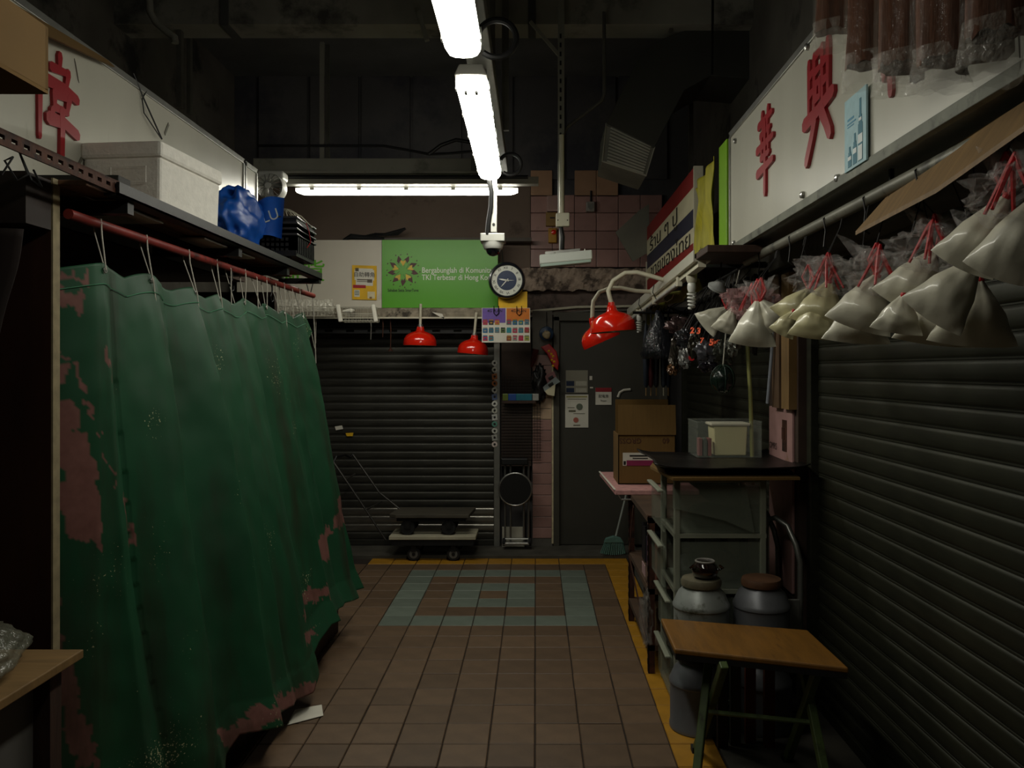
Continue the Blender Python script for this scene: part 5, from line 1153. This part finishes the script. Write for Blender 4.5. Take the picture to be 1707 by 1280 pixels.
for px, py, X, s, lb in ((1252, 503, .98, 1, 'crinkled pinkish film puff above the far bunch of bags'), (1378, 462, 1.0, 2, 'crinkled clear film puff above the cream bags'), (1465, 455, 1.02, 3, 'crinkled clear film puff above the middle bunch'), (1555, 410, 1.05, 4, 'crinkled clear film puff below the plywood board'), (1690, 320, 1.0, 5, 'crinkled clear film puff above the highest bags')):
    c = atx(px, py, X); k = c.y / 3
    solo('film_puff', MB().grid(blob(c.x, c.y, c.z, .115 * (.6 + k * .35), .08, .062 * (.8 + .2 * k), s * 3.3, .5), 34, 20), pinkf if s == 1 else ruf, lb, 'plastic film')
    t = thing('red_ties', c, 'red raffia ties standing up through the ' + lb.split(' above ')[0].split(' below ')[0] + (' near the ' + ' '.join(lb.split()[-2:])), 'string')
    for j in range(5):
        a = j * 1.2 + s; q = c + V((math.cos(a) * .06, math.sin(a) * .05, -.04)); part('strand', MB().tube([q, c + V((.012 * math.cos(a), .012 * math.sin(a), .05)), c + V((.004, 0, .075 + .01 * (j % 2)))], [.004, .006, .004], 5), rstr, t)

# brown bundles in clear sleeves above
brm = mat('brown_strips', '4a2610', .75, var=.45, scale=8, stretch=(5, 5, .5), bump=.3, spec=.2)
def sleeve(px, X, w, z0, z1, label, s):
    Y = X * F / (px - CX); c = V((X, Y, z0)); t = thing('dried_goods_bag', c, label, 'bag', 'brown dried goods in clear sleeves')
    fwd = V((-c.x, -c.y, 0)).normalized(); rt = V((-fwd.y, fwd.x, 0))
    def body(g, dz, amp):
        def fn(u, v):
            a = u * 2 * math.pi; ca, sa = math.cos(a), math.sin(a)
            k = 1 + .12 * noise.noise(V((ca * 2, sa * 2 + s, v * 2))) + amp * math.sin(a * 9 + s + 2 * v)
            e = .02 * noise.noise(V((ca * 3 + s, sa * 3, 0)))
            return c + rt * ca * w * g * k * (1 - .25 * v) + fwd * sa * w * .45 * g * k + V((0, 0, -dz + v * (z1 - z0 + dz) + (e if v == 0 else 0)))
        return fn
    mb = MB().grid(body(1, 0, .035), 60, 14); mb.face([body(1, 0, .035)(i / 60, 0) for i in range(60)])
    part('dried_strips', mb, brm, t, smooth=2)
    part('sleeve', MB().grid(body(1.12, .05, .05), 60, 18), plastic('sleeve_film', 'd8d0c0', .045, .1, .5, 30), t, smooth=2)
    def sk(u, v):
        a = u * 2 * math.pi; ca, sa = math.cos(a), math.sin(a); k = 1.1 + .12 * math.sin(a * 5 + s) * (1 - v) + .15 * noise.noise(V((ca * 3, sa * 3, s + v)))
        return c + rt * ca * w * k + fwd * sa * w * .42 * k + V((0, 0, .03 - .085 * (1 - v) + .02 * noise.noise(V((ca * 2 + s, sa * 2, 1))) * (1 - v)))
    part('sleeve_skirt', MB().grid(sk, 50, 6), plastic('skirt_film', 'e0dcd0', .16, .08, .7, 40), t, smooth=2)
    part('tie', MB().tube([c + V((0, 0, z1 - z0)), c + V((.1, 0, z1 - z0 + .08))], .006, 5), rstr, t)
    return t
sleeve(1400, .9, .07, 2.62, 3.05, 'brown dried goods in a clear sleeve, narrowest and at the far end', 1); sleeve(1468, .84, .08, 2.36, 2.98, 'brown dried goods in a clear sleeve covering a red character', 2)
sleeve(1535, .83, .085, 2.275, 2.95, 'brown dried goods in a clear sleeve beside the one over the red character', 3); sleeve(1610, .84, .085, 2.225, 2.92, 'brown dried goods in a clear sleeve hung above the plywood board', 4); sleeve(1690, .85, .075, 2.215, 2.9, 'brown dried goods in a clear sleeve at the open end of the sign', 5)
solo('hanging_rail', MB().tube([(.93, 2.6, 3.05), (.93, 1.0, 2.98)], .015, 8), m_dark, 'dark rail above the white sign carrying the brown bundles', 'rail', smooth=1)
solo('rail_bracket', MB().box(.92, 2.3, 2.83, .94, 2.33, 3.04).box(.92, 2.3, 2.83, 1.1, 2.33, 2.85), m_dark, 'bracket joining the dark rail to the white sign', 'bracket')
# plywood board under the sign
q = [atx(1426, 392, 1.02), atx(1508, 300, 1.1), atx(1740, 158, 1.12), atx(1745, 192, .98), atx(1592, 300, .98), atx(1560, 322, 1.0)]
pln = (q[1] - q[0]).cross(q[3] - q[0]).normalized()
E_ = V((0, 0, EYE))
q = [E_ + (p - E_) * ((q[0] - E_).dot(pln) / (p - E_).dot(pln)) for p in q]
solo('plywood_board', MB().prism(q, (0, 0, .012)), m_wood, 'broken plywood board tucked under the white sign above the bags', 'board')

# ------------------------------------------------------------------ right hand lower goods
# rusty slotted rack with pink board and cardboard box
t = thing('slotted_rack', (.82, 4.7, 0), 'rusty slotted angle rack beside the plastic drawers', 'rack')
for x, y, h in ((.6, 4.25, .84), (1.02, 4.25, .84), (.6, 5.13, .84), (1.02, 5.13, .84), (.95, 5.8, .84)):
    s1 = 1 if x < .8 else -1
    part('upright', MB().box(x, y, .0, x + .004, y + .035, h).box(x, y, 0, x + .035 * s1, y + .004, h), m_rust, t)
    if x == .6:
        for k in range(14): part('slot', MB().obox((x - .001, y + .018, .06 + k * .055), (.002, 0, 0), (0, .005, 0), (0, 0, .015)), m_dark, t)
for z in (.12, .42, .80):
    part('shelf', MB().box(.6, 4.25, z, 1.04, 5.16, z + .03), mat('brown_shelf', '4a3626', .8, var=.3), t)
part('brace', MB().bar((.6, 4.27, .15), (.6, 5.12, .42), .004, .025), m_rust, t); part('brace', MB().bar((.6, 5.12, .45), (.6, 4.9, .78), .004, .025), m_rust, t)
part('board_support', MB().box(.6, 5.13, .8, 1.0, 5.84, .828), m_rust, t)
for i, (y, w, z, h, hx, lb) in enumerate(((4.4, .06, .45, .2, '6a3a2a', 'reddish tin at the near end of the rack shelf'), (4.55, .05, .45, .24, '2a3a34', 'dark green tin on the rack shelf'), (4.7, .06, .45, .18, '3a2a40', 'dark violet tin on the rack shelf'), (4.9, .07, .45, .22, '1c1c20', 'black tin on the rack shelf'), (4.45, .07, .15, .16, '5a4428', 'tan carton on the lowest rack shelf'), (4.8, .09, .15, .14, '3a3028', 'dark carton on the lowest rack shelf'))):
    solo('storage_tin' if i < 4 else 'carton', MB().box(.66, y - w, z, .85, y + w, z + h), mat('tin_' + hx, hx, .5, var=.2), lb, 'tin' if i < 4 else 'carton', bevel=.006)
solo('paper_note', MB().box(.588, 4.3, .5, .592, 4.42, .56), mat('pink_note', 'a88888', .7), 'small pinkish paper stuck on the rack upright', 'paper')
solo('plastic_film', MB().grid(blob(.585, 4.25, .3, .03, .1, .13, 12, .5), 24, 18), m_clear, 'loose clear plastic film hanging on the rack', 'plastic film', smooth=2)
t = thing('pink_board', (.76, 5.45, .83), 'speckled pink chopping board on top of the rack', 'board')
part('board', MB().prism([(.475, 5.93, .83), (.5, 5.02, .83), (1.03, 5.02, .83), (1.03, 5.93, .83)], (0, 0, .03)), mat('pink_speckle', 'c89490', .55, var=.2, scale=28, dirt=('8a5c50', .6, 30, .1)), t, bevel=.004)
part('tape_edge', MB().bar((.474, 5.93, .862), (.5, 5.03, .862), .012, .004), m_paper, t)
solo('metal_strip', MB().tube([(.52, 5.03, .835), (.54, 5.03, .80), (.75, 5.03, .80)], .006, 5), m_steel, 'thin wire edge hanging below the pink board', 'wire')
t = thing('carton_box', (.74, 5.4, .862), 'open cardboard carton printed upside down, standing on the pink board', 'box')
bx0, bx1, by0, by1, bz0_, bz1_ = .545, .925, 5.27, 5.6, .862, 1.19
part('front', MB().box(bx0, by0, bz0_, bx1, by0 + .006, bz1_), m_card, t); part('back', MB().box(bx0, by1 - .006, bz0_, bx1, by1, bz1_), m_card, t)
part('side', MB().box(bx0, by0, bz0_, bx0 + .006, by1, bz1_), m_card, t); part('side', MB().box(bx1 - .006, by0, bz0_, bx1, by1, bz1_), m_card, t); part('bottom', MB().box(bx0, by0, bz0_, bx1, by1, bz0_ + .006), m_card2, t)
part('flap', MB().obox(((bx0 + bx1) / 2, by0 + .0, 1.287), (.19, 0, 0), (0, .003, 0), (0, .012, .098)), m_card, t); part('flap', MB().obox(((bx0 + bx1) / 2 + .01, by1 + .01, 1.3), (.185, 0, 0), (0, .003, 0), (0, .0, .11)), m_card2, t)
bt = mat('brown_print', '4a2818', .7)
part('lettering', glyph('GROSS', .048, (.625, by0 - .002, 1.15), (-1, 0, 0), (0, 0, -1), 0, .012), bt, t); part('lettering', glyph('60', .048, (.86, by0 - .002, 1.15), (-1, 0, 0), (0, 0, -1), 0, .012), bt, t)
lb_ = part('label', MB().box(.575, by0 - .002, .985, .83, by0, 1.07), m_paper, t); part('label_band', MB().box(.6, by0 - .004, .985, .83, by0 - .002, 1.02), mat('magenta_band', '8a2450', .6), lb_)
part('label_print', MB().box(.58, by0 - .004, .99, .595, by0 - .002, 1.015).box(.62, by0 - .004, 1.045, .78, by0 - .002, 1.055).box(.64, by0 - .004, 1.03, .74, by0 - .002, 1.036), m_text_k, lb_)

# plastic drawer tower
dp = plastic('drawer_plastic', '848c7c', .32, .25, .1, 8)
dw = mat('drawer_frame_white', '8a8d7c', .45, var=.08, scale=6, dirt=('7a7c68', .62, 6))
t = thing('drawer_tower', (.88, 4.03, 0), 'cloudy plastic drawer tower under the flat cardboard sheet', 'drawers')
dx0, dx1, dy0, dy1 = .66, 1.1, 3.8, 4.22
for x in (dx0, dx1 - .03):
    for y in (dy0, dy1 - .03): part('post', MB().box(x, y, 0, x + .03, y + .03, 1.09), dw, t, bevel=.005)
for i in range(4):
    z = .04 + i * .265
    part('shelf', MB().box(dx0, dy0, z - .02, dx1, dy1, z), dw, t)
    dr = part('drawer', MB().box(dx0 + .012, dy0 + .01, z + .005, dx1 - .02, dy0 + .014, z + .225).box(dx0 + .012, dy1 - .014, z + .005, dx1 - .02, dy1 - .01, z + .225).box(dx1 - .024, dy0 + .01, z + .005, dx1 - .02, dy1 - .01, z + .225).box(dx0 + .012, dy0 + .01, z + .003, dx1 - .02, dy1 - .01, z + .007), dp, t)
    out = .05 if i in (2, 3) else .015
    part('drawer_front', MB().box(dx0 - out, dy0 + .02, z + .005, dx0 - out + .012, dy1 - .02, z + .2), dp, dr, bevel=.003)
    part('drawer_lip', MB().bar((dx0 - out - .012, dy0 + .02, z + .2), (dx0 - out - .012, dy1 - .02, z + .2), .026, .012), dw, dr, bevel=.004)
part('top', MB().box(dx0, dy0, 1.08, dx1, dy1, 1.1), dw, t, bevel=.004)
part('torn_panel', MB().prism([(dx0 - .01, dy0 - .006, 1.07), (1.0, dy0 - .006, 1.07), (1.04, dy0 - .006, .84), (.9, dy0 - .006, .9), (.78, dy0 - .006, .93), (dx0 - .01, dy0 - .006, .96)], (0, -.004, 0)), dp, t)
for i, (x, z, w, h, hx, lb) in enumerate(((.8, .31, .08, .12, '2c2a20', 'dark bundle inside the lower plastic drawer'), (.95, .57, .09, .12, '3c3420', 'brown bundle inside the middle plastic drawer'), (.76, .58, .05, .1, '4a4e48', 'grey bundle inside the middle plastic drawer'), (.88, .84, .12, .1, '3a3a28', 'olive bundle inside the top plastic drawer'))):
    solo('bundle', MB().grid(blob(x, 4.0, z + h * .52, w, .12, h * .55, i + 20, .2, z + .0), 24, 16), mat('bundle_' + hx, hx, .8, var=.3, scale=12), lb, 'bundle', smooth=2)
# flat cardboard and black sheet on the drawers
solo('cardboard_sheet', MB().prism([(.57, 3.97, 1.125), (.64, 3.72, 1.1), (1.24, 3.74, 1.1), (1.27, 4.1, 1.12), (1.2, 4.45, 1.13), (.68, 4.45, 1.13)], (0, 0, .012)), m_card, 'flat cardboard sheet lying on the plastic drawers', 'cardboard')
def tray(u, v):
    x = .56 + .73 * u; y = 3.74 + .72 * v
    k = max(0, abs(2 * u - 1) - .7) / .3; kv = max(0, abs(2 * v - 1) - .75) / .25
    return V((x + .03 * math.sin(v * 3), y, 1.142 + .02 * k * k + .012 * kv * kv + .006 * noise.noise(V((u * 4, v * 4, 0)))))
o = solo('black_sheet', MB().grid(tray, 40, 30), mat('black_glossy_sheet', '100d0b', .4, var=.3), 'black curled tray sheet lying on the cardboard sheet', 'tray', smooth=2); o.modifiers.new('thick', 'SOLIDIFY').thickness = .005
t = thing('clear_tub', (.95, 4.3, 1.15), 'clear plastic tub with an ivory box inside, on the black sheet', 'tub')
part('tub', MB().box(.86, 4.25, 1.15, .864, 4.5, 1.34).box(1.2, 4.25, 1.15, 1.204, 4.5, 1.34).box(.86, 4.25, 1.15, 1.204, 4.254, 1.34).box(.86, 4.496, 1.15, 1.204, 4.5, 1.34).box(.86, 4.25, 1.15, 1.204, 4.5, 1.154), m_clear2, t)
part('rim', MB().tube([(.86, 4.25, 1.34), (1.204, 4.25, 1.34), (1.204, 4.5, 1.34), (.86, 4.5, 1.34)], .005, 6, closed=True), m_clear2, t)
t = thing('ivory_box', (1.04, 4.37, 1.155), 'ivory plastic box with a lid standing in the clear tub', 'box')
part('body', MB().obox((1.05, 4.37, 1.235), (.085, 0, 0), (0, .07, 0), (0, 0, .08), tx=1.08, ty=1.05), mat('cream_box', 'd2cb9c', .4, var=.05), t, bevel=.006); part('lid', MB().box(.945, 4.29, 1.315, 1.155, 4.45, 1.33), m_ivory, t, bevel=.004)
for x, hx, lb in ((.885, '8a5a58', 'pinkish small packet in the clear tub'), (.91, '5c6058', 'grey small packet in the clear tub'), (.935, '8a4a48', 'reddish small packet in the clear tub')):
    solo('small_packet', MB().box(x - .009, 4.28, 1.155, x + .009, 4.34, 1.25), mat('sp_' + hx, hx, .5), lb, 'packet', bevel=.002)

# steel churns
cm = mat('churn_grey', '6e7074', .38, .35, var=.14, scale=5, dirt=('4c4a44', .62, 6, .2))
cw = mat('churn_pale', '8f9490', .4, .3, var=.2, scale=7, dirt=('4a4c3c', .54, 9, .12))
def churn(x, y, z, m, lid, label):
    t = thing('metal_churn', (x, y, z), label, 'churn', 'steel churns')
    part('body', MB().lathe([(.122, 0), (.128, .004), (.128, .02), (.124, .026), (.124, .2), (.129, .206), (.129, .216), (.124, .224), (.105, .268), (.082, .29), (.078, .3)], (x, y, z), 40), m, t, smooth=35)
    part('lid', MB().lathe([(.076, .296), (.09, .3), (.092, .318), (.086, .332), (.02, .336)], (x, y, z), 32), lid, t, smooth=35)
rl = mat('rusty_lid', '5a3c26', .7, .2, var=.3, scale=14); gl = mat('stained_lid', '6a6450', .6, .2, var=.3, scale=14, dirt=('2e2a20', .55, 12))
churn(.735, 3.62, .0, cm, m_dark, 'grey steel churn standing on the floor beside the stool legs'); churn(1.03, 3.62, .0, cm, m_dark, 'grey steel churn on the floor, hidden behind the stool')
churn(.755, 3.64, .336, cw, gl, 'stained steel churn carrying the small glazed jar'); churn(1.03, 3.64, .336, cm, rl, 'steel churn with a rusty brown lid')
t = thing('glazed_jar', (.77, 3.63, .672), 'small dark brown glazed jar on a steel churn', 'jar')
part('body', MB().lathe([(.04, 0), (.055, .012), (.062, .035), (.056, .058), (.042, .07), (.04, .074)], (.77, 3.63, .672), 32), mat('brown_glaze', '1c0f0c', .1, var=.2, coat=1), t, smooth=50)
part('rim', MB().tube([(.77 + .041 * math.cos(k * .2618), 3.63 + .041 * math.sin(k * .2618), .747) for k in range(24)], .005, 8, closed=True), mat('pale_glaze', '8a8680', .2), t, smooth=1)
part('lug', MB().tube([(.828, 3.61, .712), (.845, 3.6, .724), (.828, 3.6, .735)], .006, 6), MATS['brown_glaze'], t); part('lug', MB().tube([(.712, 3.61, .712), (.697, 3.6, .724), (.712, 3.6, .735)], .006, 6), MATS['brown_glaze'], t)

# folding stool table
t = thing('folding_table', (.83, 3.2, 0), 'small folding table with a worn wooden top and green metal legs', 'table')
zt2 = .5
tl = [(.552, 3.52), (1.145, 3.36), (1.15, 2.93), (.545, 3.13)]
part('top', MB().prism([V((x, y, zt2)) for x, y in tl], (0, 0, .022)), m_woodx, t, bevel=.006)
part('edge_band', MB().prism([V((x * .985 + .012, y * .99 + .03, zt2 - .02)) for x, y in tl], (0, 0, .02)), m_dark, t)
gl2 = mat('green_leg_paint', '4c5c34', .5, .1, var=.25, scale=14, dirt=('2c2c1c', .58, 12))
for p0, p1 in (((.72, 3.28, .49), (.60, 3.02, 0)), ((1.06, 3.2, .49), (1.08, 2.9, 0)), ((.72, 3.05, .49), (.68, 3.38, 0)), ((1.06, 3.0, .49), (1.04, 3.3, 0))):
    part('leg', MB().bar(p0, p1, .032, .032), gl2, t, bevel=.004); part('foot', MB().obox(V(p1) + V((0, 0, .012)), (.02, 0, 0), (0, .02, 0), (0, 0, .012)), m_rubber, t)
part('cross_bar', MB().tube([(.67, 3.17, .26), (1.06, 3.07, .26)], .01, 8), gl2, t, smooth=1)
for i, (x, y, hx, lb) in enumerate(((.93, 3.46, '6a3018', 'rust brown plank standing under the folding table'), (1.0, 3.42, '5a3018', 'second brown plank standing under the folding table'), (.86, 3.44, '3a3c2c', 'olive plank standing under the folding table'), (.8, 3.42, '2a2018', 'dark plank standing under the folding table'))):
    solo('plank', MB().obox((x, y, .2), (.022, 0, 0), (0, .012, 0), (.0, -.0, .2)), mat('pl_' + hx, hx, .75, var=.3), lb, 'plank', 'planks under the table')
# steel trolley handle by the shutter, poles, broom
t = thing('hand_truck', (1.2, 3.85, 0), 'steel hand truck with a hooped handle standing by the dark shutter', 'hand truck')
for y, dx in ((3.9, 0), (4.25, .0)):
    part('hoop', MB().tube([(1.26, y - .1, .03), (1.26, y - .1, .7), (1.245, y - .08, .78), (1.22, y - .03, .86), (1.18, y + .02, .89), (1.145, y + .04, .88), (1.135, y + .05, .82), (1.135, y + .05, .04)], .014, 10), m_alu, t, smooth=1)
part('lower_hoop', MB().tube([(1.24, 3.76, .05), (1.24, 3.76, .42), (1.2, 3.78, .5), (1.15, 3.82, .52)], .012, 8), m_alu, t, smooth=1)
part('plate', MB().box(1.14, 3.74, .3, 1.24, 3.755, .54), m_alu, t, bevel=.004); part('base_plate', MB().box(1.12, 3.75, .015, 1.27, 4.2, .035), m_alu, t)
for i, (p0, p1, r, hx, lb) in enumerate((((1.17, 4.3, 1.0), (1.14, 4.34, 1.95), .011, '8a8a50', 'yellowish bamboo pole standing behind the clear tub'), ((1.22, 4.2, 1.44), (1.235, 4.14, 2.0), .009, '8a8f98', 'thin grey rod standing by the wooden post'))):
    solo('pole', MB().tube([p0, V(p0).lerp(V(p1), .5) + V((.008, 0, 0)), p1], r, 8), mat('po_' + hx, hx, .5, var=.15), lb, 'pole', smooth=1)
t = thing('broom', at(1022, 926, 6.82), 'green plastic broom leaning beside the olive door', 'broom')
bg = mat('broom_green', '567a70', .6, var=.15, scale=20)
p0, p1 = at(1023, 908, 6.86), at(1046, 815, 7.1)
part('handle', MB().tube([p0, p1], .009, 8), mat('broom_handle', '8a9088', .5), t, smooth=1)
part('block', MB().prism([at(1007, 905, 6.84), at(1010, 898, 6.84), at(1023, 894, 6.84), at(1035, 897, 6.84), at(1040, 905, 6.84)], (0, .05, 0)), bg, t, bevel=.005)
for i in range(26):
    k = i / 25; part('bristle', MB().bar(at(1008 + 31 * k, 904, 6.85 + .03 * (i % 2)), at(1001 + 42 * k, 922 + 3 * math.sin(k * 3), 6.83 + .05 * (i % 2)), .007), bg, t)
solo('mop_pole', MB().tube([at(1050, 905, 6.9), at(1049, 820, 7.1)], .011, 8), mat('mop_red', '5a1418', .5), 'dark red mop pole standing beside the green broom', 'pole', smooth=1)
solo('paper_scrap', MB().prism([at(478, 1195, 3.6) * V((1, 1, 0)).length * 0 + V((-1.13, 3.62, .004)), V((-.99, 3.72, .004)), V((-1.03, 3.84, .004)), V((-1.14, 3.78, .006))], (0, 0, .002)), m_paper, 'white paper scrap on the floor at the foot of the curtain', 'paper')
